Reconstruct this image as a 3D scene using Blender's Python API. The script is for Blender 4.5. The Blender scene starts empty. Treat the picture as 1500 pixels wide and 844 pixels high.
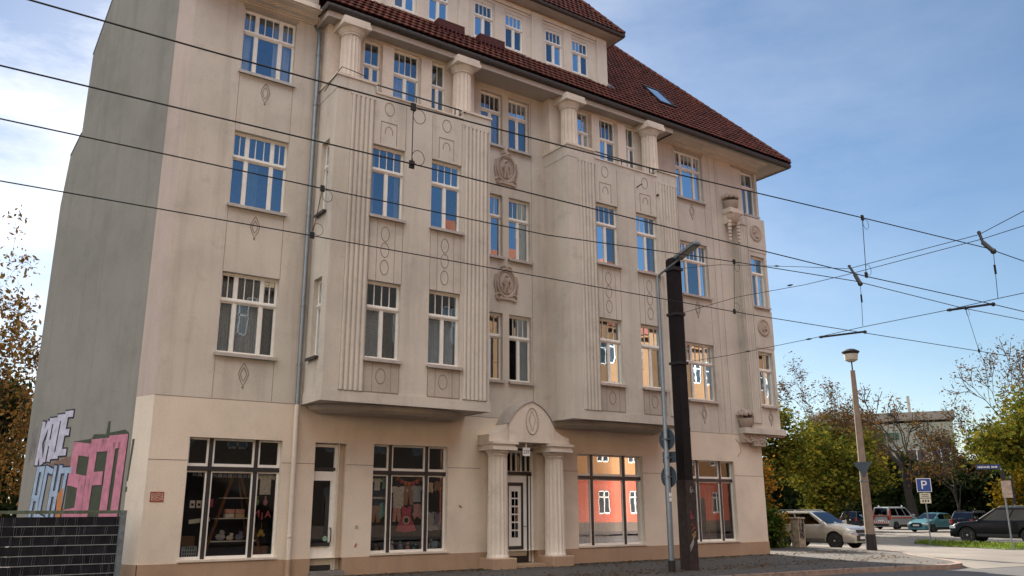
import bpy, bmesh, math, random
from mathutils import Vector, Matrix
R = math.radians
rnd = random.Random(7)
C = bpy.context.scene.collection
sc = bpy.context.scene

# ------------------------------------------------------------------ materials
def new_mat(name):
    m = bpy.data.materials.new(name); m.use_nodes = True
    nt = m.node_tree
    return m, nt, nt.nodes['Principled BSDF']

def noise(nt, scale, detail=4, rough=.55, vec=None, coord='Object'):
    n = nt.nodes.new('ShaderNodeTexNoise'); n.inputs['Scale'].default_value = scale
    n.inputs['Detail'].default_value = detail; n.inputs['Roughness'].default_value = rough
    if vec is None:
        tc = nt.nodes.new('ShaderNodeTexCoord'); vec = tc.outputs[coord]
    nt.links.new(vec, n.inputs['Vector'])
    return n

def mapped(nt, scale, coord='Object'):
    tc = nt.nodes.new('ShaderNodeTexCoord'); mp = nt.nodes.new('ShaderNodeMapping')
    mp.inputs['Scale'].default_value = scale
    nt.links.new(tc.outputs[coord], mp.inputs['Vector'])
    return mp.outputs['Vector']

def ramp(nt, fac, stops):
    r = nt.nodes.new('ShaderNodeValToRGB')
    els = r.color_ramp.elements
    while len(els) < len(stops): els.new(.5)
    for e, (p, c) in zip(els, stops):
        e.position = p; e.color = (*c, 1) if len(c) == 3 else c
    nt.links.new(fac, r.inputs['Fac'])
    return r.outputs['Color']

def mix(nt, a, b, fac, mode='MIX'):
    m = nt.nodes.new('ShaderNodeMix'); m.data_type = 'RGBA'; m.blend_type = mode
    for s, v in ((6, a), (7, b)):
        if isinstance(v, tuple): m.inputs[s].default_value = (*v, 1)
        else: nt.links.new(v, m.inputs[s])
    if isinstance(fac, (int, float)): m.inputs[0].default_value = fac
    else: nt.links.new(fac, m.inputs[0])
    return m.outputs[2]

def bump(nt, b, height, strength=.3, dist=.01):
    n = nt.nodes.new('ShaderNodeBump'); n.inputs['Strength'].default_value = strength
    n.inputs['Distance'].default_value = dist
    nt.links.new(height, n.inputs['Height']); nt.links.new(n.outputs['Normal'], b.inputs['Normal'])

def plain(name, col, rough=.6, metal=0, var=.12, scale=6, spec=None, bumps=0):
    m, nt, b = new_mat(name)
    n = noise(nt, scale)
    dark = tuple(c * (1 - var) for c in col); lite = tuple(min(1, c * (1 + var)) for c in col)
    nt.links.new(ramp(nt, n.outputs['Fac'], [(.3, dark), (.7, lite)]), b.inputs['Base Color'])
    b.inputs['Roughness'].default_value = rough; b.inputs['Metallic'].default_value = metal
    if spec is not None: b.inputs['Specular IOR Level'].default_value = spec
    if bumps: bump(nt, b, noise(nt, scale * 8).outputs['Fac'], bumps, .005)
    return m

def stucco(name, col, grime=(.25, .21, .18), grime_amt=.48, streak=.32, grain=.35):
    """painted render: slow tone drift, vertical rain streaks, fine grain"""
    m, nt, b = new_mat(name)
    n1 = noise(nt, .55, 5, .6)
    base = ramp(nt, n1.outputs['Fac'], [(.28, tuple(c * .82 for c in col)), (.5, col), (.75, tuple(min(1, c * 1.1) for c in col))])
    n2 = noise(nt, 1.0, 6, .65, mapped(nt, (2.6, 2.6, .16)))
    st = ramp(nt, n2.outputs['Fac'], [(.5, (0, 0, 0)), (.74, (streak,) * 3)])
    base = mix(nt, base, grime, st)
    n3 = noise(nt, 1.7, 8, .7)
    gr = ramp(nt, n3.outputs['Fac'], [(.56, (0, 0, 0)), (.8, (grime_amt,) * 3)])
    base = mix(nt, base, grime, gr)
    n4 = noise(nt, 26, 3, .6)
    fine = ramp(nt, n4.outputs['Fac'], [(.3, (.93,) * 3), (.7, (1.05,) * 3)])
    base = mix(nt, base, fine, 1.0, 'MULTIPLY')
    nt.links.new(base, b.inputs['Base Color'])
    b.inputs['Roughness'].default_value = .9; b.inputs['Specular IOR Level'].default_value = .2
    bump(nt, b, noise(nt, 70, 4, .7).outputs['Fac'], grain, .006)
    return m

M = {}
M['upper'] = stucco('upper_render', (.60, .552, .49))
M['dirty'] = stucco('weathered_render', (.48, .425, .37), grime_amt=.5, streak=.4)
M['ground_floor'] = stucco('ground_floor_render', (.73, .635, .535), grime_amt=.18, streak=.08)
M['plinth'] = stucco('plinth_render', (.42, .29, .20), grime_amt=.4)
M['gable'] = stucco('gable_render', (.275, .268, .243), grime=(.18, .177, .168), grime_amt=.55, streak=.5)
M['wrap'] = stucco('corner_render', (.52, .43, .385), grime_amt=.2)
M['cream'] = stucco('cream_trim', (.70, .62, .54), grime_amt=.45, streak=.3)
M['dormer'] = stucco('dormer_render', (.70, .64, .57), grime_amt=.2, streak=.15)
M['soffit'] = stucco('soffit_boards', (.46, .40, .35), grime_amt=.35, streak=0)
M['groove'] = plain('dirt_filled_groove', (.28, .225, .19), .95)
M['relief'] = stucco('relief_stucco', (.46, .38, .325), grime=(.15, .11, .09), grime_amt=.7, streak=.3)
M['frame'] = plain('window_paint', (.82, .80, .76), .45, var=.06)
M['frame_white'] = plain('white_window_paint', (.82, .81, .79), .4, var=.04)
M['mullion'] = plain('dark_mullion_paint', (.03, .028, .03), .4)
M['sill'] = plain('sill_sheet_metal', (.48, .44, .41), .5, .3)
M['metal'] = plain('zinc_gutter', (.06, .052, .05), .5, .4)
M['zinc'] = plain('zinc_pipe', (.22, .25, .28), .42, .6)
M['rail'] = plain('railing_steel', (.05, .065, .08), .45, .4)
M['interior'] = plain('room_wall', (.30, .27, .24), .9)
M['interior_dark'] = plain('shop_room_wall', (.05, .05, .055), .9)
M['curtain'] = plain('net_curtain', (.62, .64, .66), .9, var=.08)
M['curtain_green'] = plain('green_curtain', (.28, .42, .36), .9, var=.1)
M['curtain_dark'] = plain('lace_curtain', (.55, .54, .51), .9, var=.3, scale=30)
M['blind'] = plain('white_blind', (.72, .76, .80), .7, var=.05)
M['white'] = plain('white_paint', (.8, .8, .78), .5, var=.05)
M['black'] = plain('black_paint', (.012, .012, .014), .45)
M['dark_steel'] = plain('dark_steel', (.022, .02, .024), .55, .3)
M['tram_steel'] = plain('tram_mast_paint', (.012, .009, .011), .7, 0, var=.3, scale=3, spec=.2)
M['galv'] = plain('galvanised_steel', (.20, .23, .26), .5, .6, scale=12)
M['signback'] = plain('sign_back_aluminium', (.055, .08, .105), .5, .3)
M['rubber'] = plain('rubber', (.015, .015, .016), .8)
M['wire'] = plain('wire_steel', (.008, .008, .009), .7)
M['ceramic'] = plain('insulator', (.03, .03, .035), .5)

def glass_mat(name, base, tint=(1, 1, 1), wob=.15, refl=(1, 1, 1), fk=1.6):
    m = bpy.data.materials.new(name); m.use_nodes = True; nt = m.node_tree
    nt.nodes.clear()
    out = nt.nodes.new('ShaderNodeOutputMaterial')
    tr = nt.nodes.new('ShaderNodeBsdfTransparent'); tr.inputs['Color'].default_value = (*tint, 1)
    gl = nt.nodes.new('ShaderNodeBsdfGlossy'); gl.inputs['Roughness'].default_value = .012; gl.inputs['Color'].default_value = (*refl, 1)
    fr = nt.nodes.new('ShaderNodeFresnel'); fr.inputs['IOR'].default_value = 1.5
    ad = nt.nodes.new('ShaderNodeMath'); ad.operation = 'MULTIPLY_ADD'
    ad.inputs[1].default_value = fk; ad.inputs[2].default_value = base; ad.use_clamp = True
    mx = nt.nodes.new('ShaderNodeMixShader')
    n = noise(nt, 1.6, 2, .5)
    bp = nt.nodes.new('ShaderNodeBump'); bp.inputs['Strength'].default_value = wob; bp.inputs['Distance'].default_value = .01
    nt.links.new(n.outputs['Fac'], bp.inputs['Height'])
    nt.links.new(bp.outputs['Normal'], gl.inputs['Normal'])
    nt.links.new(fr.outputs[0], ad.inputs[0]); nt.links.new(ad.outputs[0], mx.inputs['Fac'])
    nt.links.new(tr.outputs[0], mx.inputs[1]); nt.links.new(gl.outputs[0], mx.inputs[2])
    nt.links.new(mx.outputs[0], out.inputs['Surface'])
    return m
M['glass'] = glass_mat('window_glass', .30, (.82, .85, .88), .09, (.70, .86, 1.0))
M['shop_glass'] = glass_mat('shop_glass', .04, (.97, .97, .98), .05, (1, 1, 1), 1.15)
M['sky_pane'] = glass_mat('skylight_glass', .7, (.3, .3, .3), .03)
M['car_glass'] = glass_mat('car_glass', .06, (.06, .07, .08), .05, (.8, .9, 1), .6)

def island_mat(name, cols, rough=.8, spec=.3, noise_scale=3, dirt=.35):
    m, nt, b = new_mat(name)
    g = nt.nodes.new('ShaderNodeNewGeometry')
    c = ramp(nt, g.outputs['Random Per Island'], [(i / max(1, len(cols) - 1), k) for i, k in enumerate(cols)])
    n = noise(nt, noise_scale, 6, .65)
    d = ramp(nt, n.outputs['Fac'], [(.45, (0, 0, 0)), (.75, (dirt,) * 3)])
    c = mix(nt, c, tuple(k * .35 for k in cols[0]), d)
    nt.links.new(c, b.inputs['Base Color']); b.inputs['Roughness'].default_value = rough
    b.inputs['Specular IOR Level'].default_value = spec
    return m
M['tile'] = island_mat('clay_roof_tile', [(.055, .017, .012), (.105, .026, .016), (.08, .021, .014), (.145, .036, .022), (.09, .03, .022)], .75)
M['planter'] = plain('planter_wood', (.09, .018, .018), .7)

def leaf_mat(name, cols, trans=.45):
    m = bpy.data.materials.new(name); m.use_nodes = True; nt = m.node_tree; nt.nodes.clear()
    out = nt.nodes.new('ShaderNodeOutputMaterial')
    g = nt.nodes.new('ShaderNodeNewGeometry')
    c = ramp(nt, g.outputs['Random Per Island'], [(i / max(1, len(cols) - 1), k) for i, k in enumerate(cols)])
    d = nt.nodes.new('ShaderNodeBsdfDiffuse'); t = nt.nodes.new('ShaderNodeBsdfTranslucent')
    mx = nt.nodes.new('ShaderNodeMixShader'); mx.inputs['Fac'].default_value = trans
    nt.links.new(c, d.inputs['Color']); nt.links.new(c, t.inputs['Color'])
    nt.links.new(d.outputs[0], mx.inputs[1]); nt.links.new(t.outputs[0], mx.inputs[2])
    nt.links.new(mx.outputs[0], out.inputs['Surface'])
    return m
M['leaf_green'] = leaf_mat('leaves_green', [(.03, .06, .012), (.06, .10, .02), (.09, .12, .025), (.045, .075, .018)])
M['leaf_yellowgreen'] = leaf_mat('leaves_yellow_green', [(.03, .05, .011), (.08, .105, .018), (.21, .18, .025), (.045, .065, .015), (.17, .165, .025), (.28, .22, .03), (.06, .08, .018)])
M['leaf_yellow'] = leaf_mat('leaves_yellow', [(.30, .20, .02), (.42, .27, .02), (.16, .16, .025), (.36, .18, .02)])
M['leaf_brown'] = leaf_mat('leaves_brown', [(.12, .06, .02), (.16, .08, .025), (.06, .05, .02), (.19, .11, .035)])
M['leaf_dark'] = leaf_mat('leaves_dark', [(.014, .026, .010), (.022, .036, .013), (.03, .04, .014), (.018, .026, .012)], .25)
M['leaf_orange'] = leaf_mat('leaves_orange', [(.24, .09, .015), (.32, .14, .02), (.12, .10, .02), (.06, .07, .02)])
M['bark'] = plain('bark', (.055, .045, .038), .95, var=.4, scale=8, bumps=.4)
M['bark_dark'] = plain('dark_bark', (.035, .028, .024), .95, var=.4, scale=8)

# ------------------------------------------------------------------ mesh builder
class MB:
    def __init__(s): s.v = []; s.f = []; s.sm = []
    def add(s, vs, fs, smooth=False):
        o = len(s.v); s.v += [tuple(p) for p in vs]
        s.f += [tuple(i + o for i in f) for f in fs]; s.sm += [smooth] * len(fs)
        return s
    def quad(s, a, b, c, d): return s.add([a, b, c, d], [(0, 1, 2, 3)])
    def poly(s, pts): return s.add(pts, [tuple(range(len(pts)))])
    def box(s, x0, x1, y0, y1, z0, z1):
        return s.add([(x0, y0, z0), (x1, y0, z0), (x1, y1, z0), (x0, y1, z0), (x0, y0, z1), (x1, y0, z1), (x1, y1, z1), (x0, y1, z1)],
                     [(0, 3, 2, 1), (4, 5, 6, 7), (0, 1, 5, 4), (1, 2, 6, 5), (2, 3, 7, 6), (3, 0, 4, 7)])
    def obox(s, c, ax, ay, az):
        """box by centre and three half-axis vectors"""
        c, ax, ay, az = map(Vector, (c, ax, ay, az))
        P = [c + i * ax + j * ay + k * az for k in (-1, 1) for i, j in ((-1, -1), (1, -1), (1, 1), (-1, 1))]
        return s.add(P, [(0, 3, 2, 1), (4, 5, 6, 7), (0, 1, 5, 4), (1, 2, 6, 5), (2, 3, 7, 6), (3, 0, 4, 7)])
    def tube(s, path, r, n=8, cap=True, smooth=True):
        P = [Vector(p) for p in path]; k = len(P)
        rr = r if isinstance(r, (list, tuple)) else [r] * k
        vs = []; fs = []; prev = None
        for i in range(k):
            d = (P[min(i + 1, k - 1)] - P[max(i - 1, 0)])
            d = d.normalized() if d.length > 1e-9 else Vector((0, 0, 1))
            if prev is None:
                a = Vector((0, 0, 1)) if abs(d.z) < .9 else Vector((1, 0, 0)); u = d.cross(a).normalized()
            else:
                u = prev - d * prev.dot(d); u = u.normalized() if u.length > 1e-6 else d.orthogonal().normalized()
            prev = u; w = d.cross(u)
            for j in range(n):
                t = 2 * math.pi * j / n
                vs.append(P[i] + rr[i] * (math.cos(t) * u + math.sin(t) * w))
        for i in range(k - 1):
            for j in range(n):
                a = i * n + j; b = i * n + (j + 1) % n
                fs.append((a, b, b + n, a + n))
        if cap:
            fs.append(tuple(range(n - 1, -1, -1))); fs.append(tuple(range((k - 1) * n, k * n)))
        return s.add(vs, fs, smooth)
    def lathe(s, prof, c=(0, 0, 0), n=24, axis='Z', flute=None, smooth=True, ang=(0, 2 * math.pi), cap=True):
        """prof [(r, h)], flute=(count, depth, h0, h1) modulates the radius"""
        vs = []; fs = []; full = abs(ang[1] - ang[0] - 2 * math.pi) < 1e-6
        m = n if full else n + 1
        for r, h in prof:
            for j in range(m):
                t = ang[0] + (ang[1] - ang[0]) * j / n
                q = r
                if flute and flute[2] <= h <= flute[3]:
                    q = r - flute[1] * abs(math.sin(flute[0] * t / 2))
                x, y = q * math.cos(t), q * math.sin(t)
                p = {'Z': (x, y, h), 'Y': (x, h, y), 'X': (h, x, y)}[axis]
                vs.append((c[0] + p[0], c[1] + p[1], c[2] + p[2]))
        for i in range(len(prof) - 1):
            for j in range(n):
                a = i * m + j; b = i * m + (j + 1) % m
                fs.append((a, b, b + m, a + m))
        if full and cap:
            fs.append(tuple(range(m - 1, -1, -1))); fs.append(tuple(range((len(prof) - 1) * m, len(prof) * m)))
        return s.add(vs, fs, smooth)
    def prism(s, pts, d):
        """extrude a 3-D polygon along vector d"""
        n = len(pts); d = Vector(d)
        a = [Vector(p) for p in pts]; b = [p + d for p in a]
        fs = [tuple(range(n)), tuple(range(2 * n - 1, n - 1, -1))]
        fs += [(i, i + n, (i + 1) % n + n, (i + 1) % n) for i in range(n)]
        return s.add(a + b, fs)
    def ball(s, c, r, n=8, sc_=(1, 1, 1)):
        vs = []; fs = []; m = n // 2 + 1
        for i in range(m):
            p = math.pi * i / (m - 1)
            for j in range(n):
                t = 2 * math.pi * j / n
                vs.append((c[0] + r * sc_[0] * math.sin(p) * math.cos(t), c[1] + r * sc_[1] * math.sin(p) * math.sin(t), c[2] + r * sc_[2] * math.cos(p)))
        for i in range(m - 1):
            for j in range(n):
                a = i * n + j; b = i * n + (j + 1) % n
                fs.append((a, a + n, b + n, b))
        return s.add(vs, fs, True)
    def build(s, name, mat, parent=None, bevel=0):
        me = bpy.data.meshes.new(name)
        off = Vector((0, 0, 0)); p = parent
        rot = None
        if parent is not None:
            mw = Matrix.LocRotScale(parent.location, parent.rotation_euler, None)
            q = parent.parent
            while q is not None:
                mw = Matrix.LocRotScale(q.location, q.rotation_euler, None) @ mw; q = q.parent
            inv = mw.inverted()
            vs = [inv @ Vector(v) for v in s.v]
        else: vs = s.v
        me.from_pydata(vs, [], s.f)
        me.polygons.foreach_set('use_smooth', s.sm)
        bm = bmesh.new(); bm.from_mesh(me); bmesh.ops.recalc_face_normals(bm, faces=bm.faces) if len(s.f) < 60000 else None
        bm.to_mesh(me); bm.free()
        if any(s.sm): me.set_sharp_from_angle(angle=R(40))
        me.materials.append(mat)
        o = bpy.data.objects.new(name, me); C.objects.link(o)
        if parent is not None: o.parent = parent
        if bevel:
            md = o.modifiers.new('bevel', 'BEVEL'); md.width = bevel; md.segments = 1; md.limit_method = 'ANGLE'
        return o

def tag(o, label=None, cat=None, group=None, kind=None):
    if label: o['label'] = label
    if cat: o['category'] = cat
    if group: o['group'] = group
    if kind: o['kind'] = kind
    return o

def thing(name, label, cat, loc=(0, 0, 0), rz=0, group=None):
    o = bpy.data.objects.new(name, None); C.objects.link(o)
    o.location = loc; o.rotation_euler = (0, 0, rz); o.empty_display_size = .2
    return tag(o, label, cat, group)

def text_obj(body, size, mat, loc, rot, name, parent=None, depth=.004, align='CENTER'):
    cu = bpy.data.curves.new(name, 'FONT'); cu.body = body; cu.size = size; cu.align_x = align; cu.align_y = 'CENTER'
    cu.extrude = depth
    t = bpy.data.objects.new(name + '_tmp', cu); C.objects.link(t)
    t.location = loc; t.rotation_euler = rot
    bpy.context.view_layer.update()
    me = bpy.data.meshes.new_from_object(t.evaluated_get(bpy.context.evaluated_depsgraph_get()))
    me.transform(t.matrix_world)
    bpy.data.objects.remove(t)
    me.materials.clear(); me.materials.append(mat)
    b = MB(); b.v = [tuple(v.co) for v in me.vertices]; b.f = [tuple(p.vertices) for p in me.polygons]; b.sm = [False] * len(b.f)
    return b.build(name, mat, parent)
# ------------------------------------------------------------------ the house at the corner
YW, YO, YC = 21.6, 20.25, 21.42           # main wall, oriel front, corner oriel front
house = thing('apartment_building', 'four storey cream apartment house with fluted oriels and red tiled roof', 'building', (15, 21.6, 0))

def wall(mb, x0, x1, z0, z1, holes=(), y=YW, depth=.18, axis='y'):
    """flat wall with rectangular openings and their reveals; axis 'x' puts it in the plane x = y"""
    def P(a, d, z): return (a, y + d, z) if axis == 'y' else (y + d, a, z)
    xs = sorted({x0, x1, *[v for h in holes for v in h[:2] if x0 < v < x1]})
    zs = sorted({z0, z1, *[v for h in holes for v in h[2:4] if z0 < v < z1]})
    for i in range(len(xs) - 1):
        for j in range(len(zs) - 1):
            cx, cz = (xs[i] + xs[i + 1]) / 2, (zs[j] + zs[j + 1]) / 2
            if any(h[0] < cx < h[1] and h[2] < cz < h[3] for h in holes): continue
            mb.quad(P(xs[i], 0, zs[j]), P(xs[i + 1], 0, zs[j]), P(xs[i + 1], 0, zs[j + 1]), P(xs[i], 0, zs[j + 1]))
    for h in holes:
        if len(h) > 4 and h[4] == 'open': continue
        a, b, c, d = max(h[0], x0), min(h[1], x1), max(h[2], z0), min(h[3], z1)
        D = depth
        mb.quad(P(a, 0, c), P(a, D, c), P(a, D, d), P(a, 0, d)); mb.quad(P(b, 0, c), P(b, D, c), P(b, D, d), P(b, 0, d))
        mb.quad(P(a, 0, d), P(b, 0, d), P(b, D, d), P(a, D, d)); mb.quad(P(a, 0, c), P(b, 0, c), P(b, D, c), P(a, D, c))
    return mb

F1, F2, F3 = (5.55, 7.71), (9.57, 11.71), (13.5, 15.5)
LW, RW = (5.95, 7.48), (23.08, 24.62)
CWs = [(13.93, 14.80), (15.05, 15.93)]
O1 = (8.29, 13.40); O2 = (16.52, 21.63)
O1w = [(9.43, 10.46), (11.35, 12.38)]; O2w = [(17.65, 18.68), (19.52, 20.55)]
CO = (26.35, 28.0); COw = (27.0, 27.86)
SHOP = [(5.51, 7.86, .52, 3.41), (10.47, 12.86, .52, 3.43), (17.73, 20.62, .52, 3.40), (22.86, 25.3, .52, 3.36)]
SDOOR = (8.76, 9.66, .14, 3.40); PDOOR = (14.78, 16.08, .05, 3.50)

gf = MB()
wall(gf, 4.6, 26.96, .45, 4.38, [*SHOP, SDOOR, PDOOR], YW, .24)
gf.quad((26.96, YW, .45), (26.96, 31, .45), (26.96, 31, 4.38), (26.96, YW, 4.38))
gf.build('ground_floor_wall', M['ground_floor'], house)
pl = MB()
for a, b in ((4.6, 8.76), (9.66, 14.78), (16.08, 26.96)):
    pl.box(a, b, YW - .03, YW + .3, -.12, .45)
pl.box(26.9, 26.99, YW + .3, 31, -.12, .45)
pl.build('plinth', M['plinth'], house)
gv = MB()                                     # incised joint line round the ground floor
for a, b in ((4.6, 5.51), (7.86, 8.76), (9.66, 10.47), (12.86, 13.98), (16.78, 17.73), (20.62, 22.86), (25.3, 26.96)):
    gv.box(a, b, YW - .003, YW + .01, 2.835, 2.853)
gv.build('joint_line', M['groove'], house)

uw = MB()
holes = [(*LW, *F1), (*LW, *F2), (*LW, *F3), (*RW, *F1), (*RW, *F2), (*RW, *F3)]
for c in CWs: holes += [(*c, *F1), (*c, *F2), (*c, 13.45, 15.36)]
holes += [(O1[0] + .15, O1[1] - .15, 4.6, 13.2, 'open'), (O2[0] + .15, O2[1] - .15, 4.6, 13.2, 'open'), (O1[0] + .1, O1[1] - .1, 13.3, 15.5, 'open'), (O2[0] + .1, O2[1] - .1, 13.3, 15.5, 'open')]
holes += [(*COw, 13.55, 15.5), (26.5, 27.95, 4.6, 13.2, 'open'), (25.78, 26.3, 4.64, 13.0, 'open')]
wall(uw, 4.6, 28.0, 4.38, 15.62, holes, YW, .16)
uw.quad((4.6, YW, 15.62), (8.1, YW, 15.62), (8.1, YW, 17.0), (4.6, YW, 17.0))
uw.quad((8.1, YW, 15.62), (28.0, YW, 15.62), (28.0, YW, 15.9), (8.1, YW, 15.9))
uw.quad((28.0, YW, 4.38), (28.0, 31, 4.38), (28.0, 31, 15.9), (28.0, YW, 15.9))
uw.quad((26.96, YW, 4.38), (28.0, YW, 4.38), (28.0, 31, 4.38), (26.96, 31, 4.38))
# shallow niche left of the corner oriel
uw.quad((25.78, 21.72, 4.64), (26.3, 21.72, 4.64), (26.3, 21.72, 13.0), (25.78, 21.72, 13.0))
uw.quad((25.78, 21.6, 4.64), (25.78, 21.72, 4.64), (25.78, 21.72, 13.0), (25.78, 21.6, 13.0))
uw.build('upper_wall', M['upper'], house)

# ---- gable end, running back at an angle
G0 = Vector((4.6, YW, 0)); GD = Vector((math.cos(R(110)), math.sin(R(110)), 0)); GN = Vector((-GD.y, GD.x, 0))
def gp(L, z, out=0.0): p = G0 + GD * L + GN * out; return (p.x, p.y, z)
g = MB()
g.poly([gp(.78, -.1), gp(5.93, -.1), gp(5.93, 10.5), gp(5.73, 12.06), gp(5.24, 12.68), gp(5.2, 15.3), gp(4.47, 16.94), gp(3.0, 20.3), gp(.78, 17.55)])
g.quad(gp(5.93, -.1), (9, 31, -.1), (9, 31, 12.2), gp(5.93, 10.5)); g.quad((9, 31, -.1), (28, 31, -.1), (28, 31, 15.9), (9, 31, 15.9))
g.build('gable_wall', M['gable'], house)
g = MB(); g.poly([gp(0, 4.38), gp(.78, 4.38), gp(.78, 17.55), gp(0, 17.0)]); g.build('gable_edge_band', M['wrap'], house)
g = MB(); g.quad(gp(0, .45), gp(.78, .45), gp(.78, 4.38), gp(0, 4.38)); g.build('gable_edge_band', M['ground_floor'], house)
g = MB(); g.quad(gp(0, -.1, .02), gp(.78, -.1, .02), gp(.78, .45, .02), gp(0, .45, .02)); g.quad(gp(0, .45, .02), gp(.78, .45, .02), gp(.78, .45), gp(0, .45)); g.quad(gp(.78, -.1, .02), gp(.78, -.1), gp(.78, .45), gp(.78, .45, .02)); g.build('gable_plinth', M['plinth'], house)
vt = MB(); vt.tube([gp(5.2, 15.3, .0), gp(4.47, 16.94, .0), gp(3.0, 20.32, .0)], .02, 4); vt.tube([gp(5.73, 12.06, .0), gp(5.24, 12.69, .0)], .02, 4)
vt.build('verge_flashing', M['metal'], house)

# ---- interiors that the panes look into
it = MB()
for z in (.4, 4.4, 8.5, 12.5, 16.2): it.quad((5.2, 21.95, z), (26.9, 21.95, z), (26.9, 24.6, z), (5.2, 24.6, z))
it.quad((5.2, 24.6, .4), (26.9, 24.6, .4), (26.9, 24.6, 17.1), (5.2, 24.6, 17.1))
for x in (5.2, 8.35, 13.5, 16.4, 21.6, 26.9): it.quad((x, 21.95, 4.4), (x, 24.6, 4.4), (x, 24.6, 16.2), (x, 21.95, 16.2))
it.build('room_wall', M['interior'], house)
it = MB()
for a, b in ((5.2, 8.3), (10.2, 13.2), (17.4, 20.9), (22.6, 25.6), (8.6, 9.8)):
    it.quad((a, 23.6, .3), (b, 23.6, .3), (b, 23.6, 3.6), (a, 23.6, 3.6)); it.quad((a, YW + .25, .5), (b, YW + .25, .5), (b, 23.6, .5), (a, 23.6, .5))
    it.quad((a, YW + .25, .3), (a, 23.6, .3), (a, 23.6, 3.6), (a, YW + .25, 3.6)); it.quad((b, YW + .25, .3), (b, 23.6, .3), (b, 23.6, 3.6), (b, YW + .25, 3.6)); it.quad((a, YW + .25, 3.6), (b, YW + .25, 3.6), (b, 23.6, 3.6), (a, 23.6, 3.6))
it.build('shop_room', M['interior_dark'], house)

# ---- windows: frame mesh, with pane, sill and curtain as its own pieces
def window(x0, x1, z0, z1, y, cols=(.5, .5), lights=(2, 2), split=.66, mat='frame', sill=True, curtain=None, axis='y', sill_mat='sill', glass='glass', name='window', side=1):
    P = (lambda a0, a1, d0, d1, c0, c1: (a0, a1, y + d0, y + d1, c0, c1)) if axis == 'y' else (lambda a0, a1, d0, d1, c0, c1: (y + d0 * side, y + d1 * side, a0, a1, c0, c1))
    f = MB(); w = .055; D = .065
    zt = z0 + (z1 - z0) * split
    for b in ((x0, x0 + w, z0, z1), (x1 - w, x1, z0, z1), (x0 + w, x1 - w, z0, z0 + w), (x0 + w, x1 - w, z1 - w, z1)): f.box(*P(b[0], b[1], 0, D, b[2], b[3]))
    f.box(*P(x0 + w, x1 - w, -.02, D - .002, zt - .045, zt + .045)); f.box(*P(x0 + .01, x1 - .01, -.04, -.02, zt - .018, zt + .028))
    e = [x0]
    for c in cols[:-1]: e.append(e[-1] + c * (x1 - x0) / sum(cols))
    e.append(x1)
    for k, m in enumerate(e[1:-1]):
        f.box(*P(m - .042, m + .042, -.008, D - .006, z0 + w, zt - .045))
        if len(cols) == 3: f.box(*P(m - .042, m + .042, -.008, D - .006, zt + .045, z1 - w))
    for k in range(len(cols)):
        a, b = e[k] + .03, e[k + 1] - .03
        for (p, q) in ((z0 + w, zt - .045), (zt + .045, z1 - w)):
            s = .03                                             # sash border
            if p > zt and len(cols) == 2 and k == 0: aa, bb = e[0] + .03, e[2] - .03
            elif p > zt and len(cols) == 2: continue
            else: aa, bb = a, b
            for t in ((aa, aa + s, p, q), (bb - s, bb, p, q), (aa + s, bb - s, p, p + s), (aa + s, bb - s, q - s, q)): f.box(*P(t[0], t[1], .008, D - .01, t[2], t[3]))
    if len(cols) == 2:
        n = lights[0] + lights[1]
        for j in range(1, n):
            m = x0 + w + (x1 - x0 - 2 * w) * j / n; f.box(*P(m - .011, m + .011, .012, D - .012, zt + .045, z1 - w))
    else:
        for k, n in enumerate(lights):
            for j in range(1, n):
                m = e[k] + (e[k + 1] - e[k]) * j / n; f.box(*P(m - .011, m + .011, .012, D - .012, zt + .045, z1 - w))
    o = f.build(name, M[mat], house)
    gl = MB(); b = P(x0 + .02, x1 - .02, .034, .034, z0 + .02, z1 - .02)
    if axis == 'y':
        for k in range(len(cols)):                              # every light hangs a little differently
            for c0, c1 in ((z0 + .02, zt), (zt, z1 - .02)):
                a0, a1 = max(e[k], x0 + .02), min(e[k + 1], x1 - .02); j = [b[2] + rnd.uniform(-.007, .007) for _ in range(3)]
                gl.quad((a0, j[0], c0), (a1, j[1], c0), (a1, j[1] + j[2] - j[0], c1), (a0, j[2], c1))
    else: gl.quad((b[0], b[2], b[4]), (b[0], b[3], b[4]), (b[0], b[3], b[5]), (b[0], b[2], b[5]))
    gl.build('pane', M[glass], o)
    if sill:
        s = MB(); s.box(*P(x0 - .05, x1 + .06, -.235, .0, z0 - .055, z0 - .005)); s.box(*P(x0 - .05, x1 + .06, -.24, -.235, z0 - .085, z0 - .0)); s.build('sill', M[sill_mat], o)
    if curtain and axis == 'y':
        c = MB(); mt, zb, ztop, spans = curtain
        for (a, b) in spans:
            n = max(8, int((b - a) * 46)); vs = []; fs = []
            for i in range(n + 1):
                x = a + (b - a) * i / n; yy = y + .13 + .022 * math.sin(i * 1.9) + .01 * math.sin(i * .7 + a * 9)
                vs += [(x, yy, zb + .02 * math.sin(i * .6)), (x, yy, ztop)]
            fs = [(2 * i, 2 * i + 2, 2 * i + 3, 2 * i + 1) for i in range(n)]
            c.add(vs, fs, True)
        c.build('curtain', M[mt], o)
    return o

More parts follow.
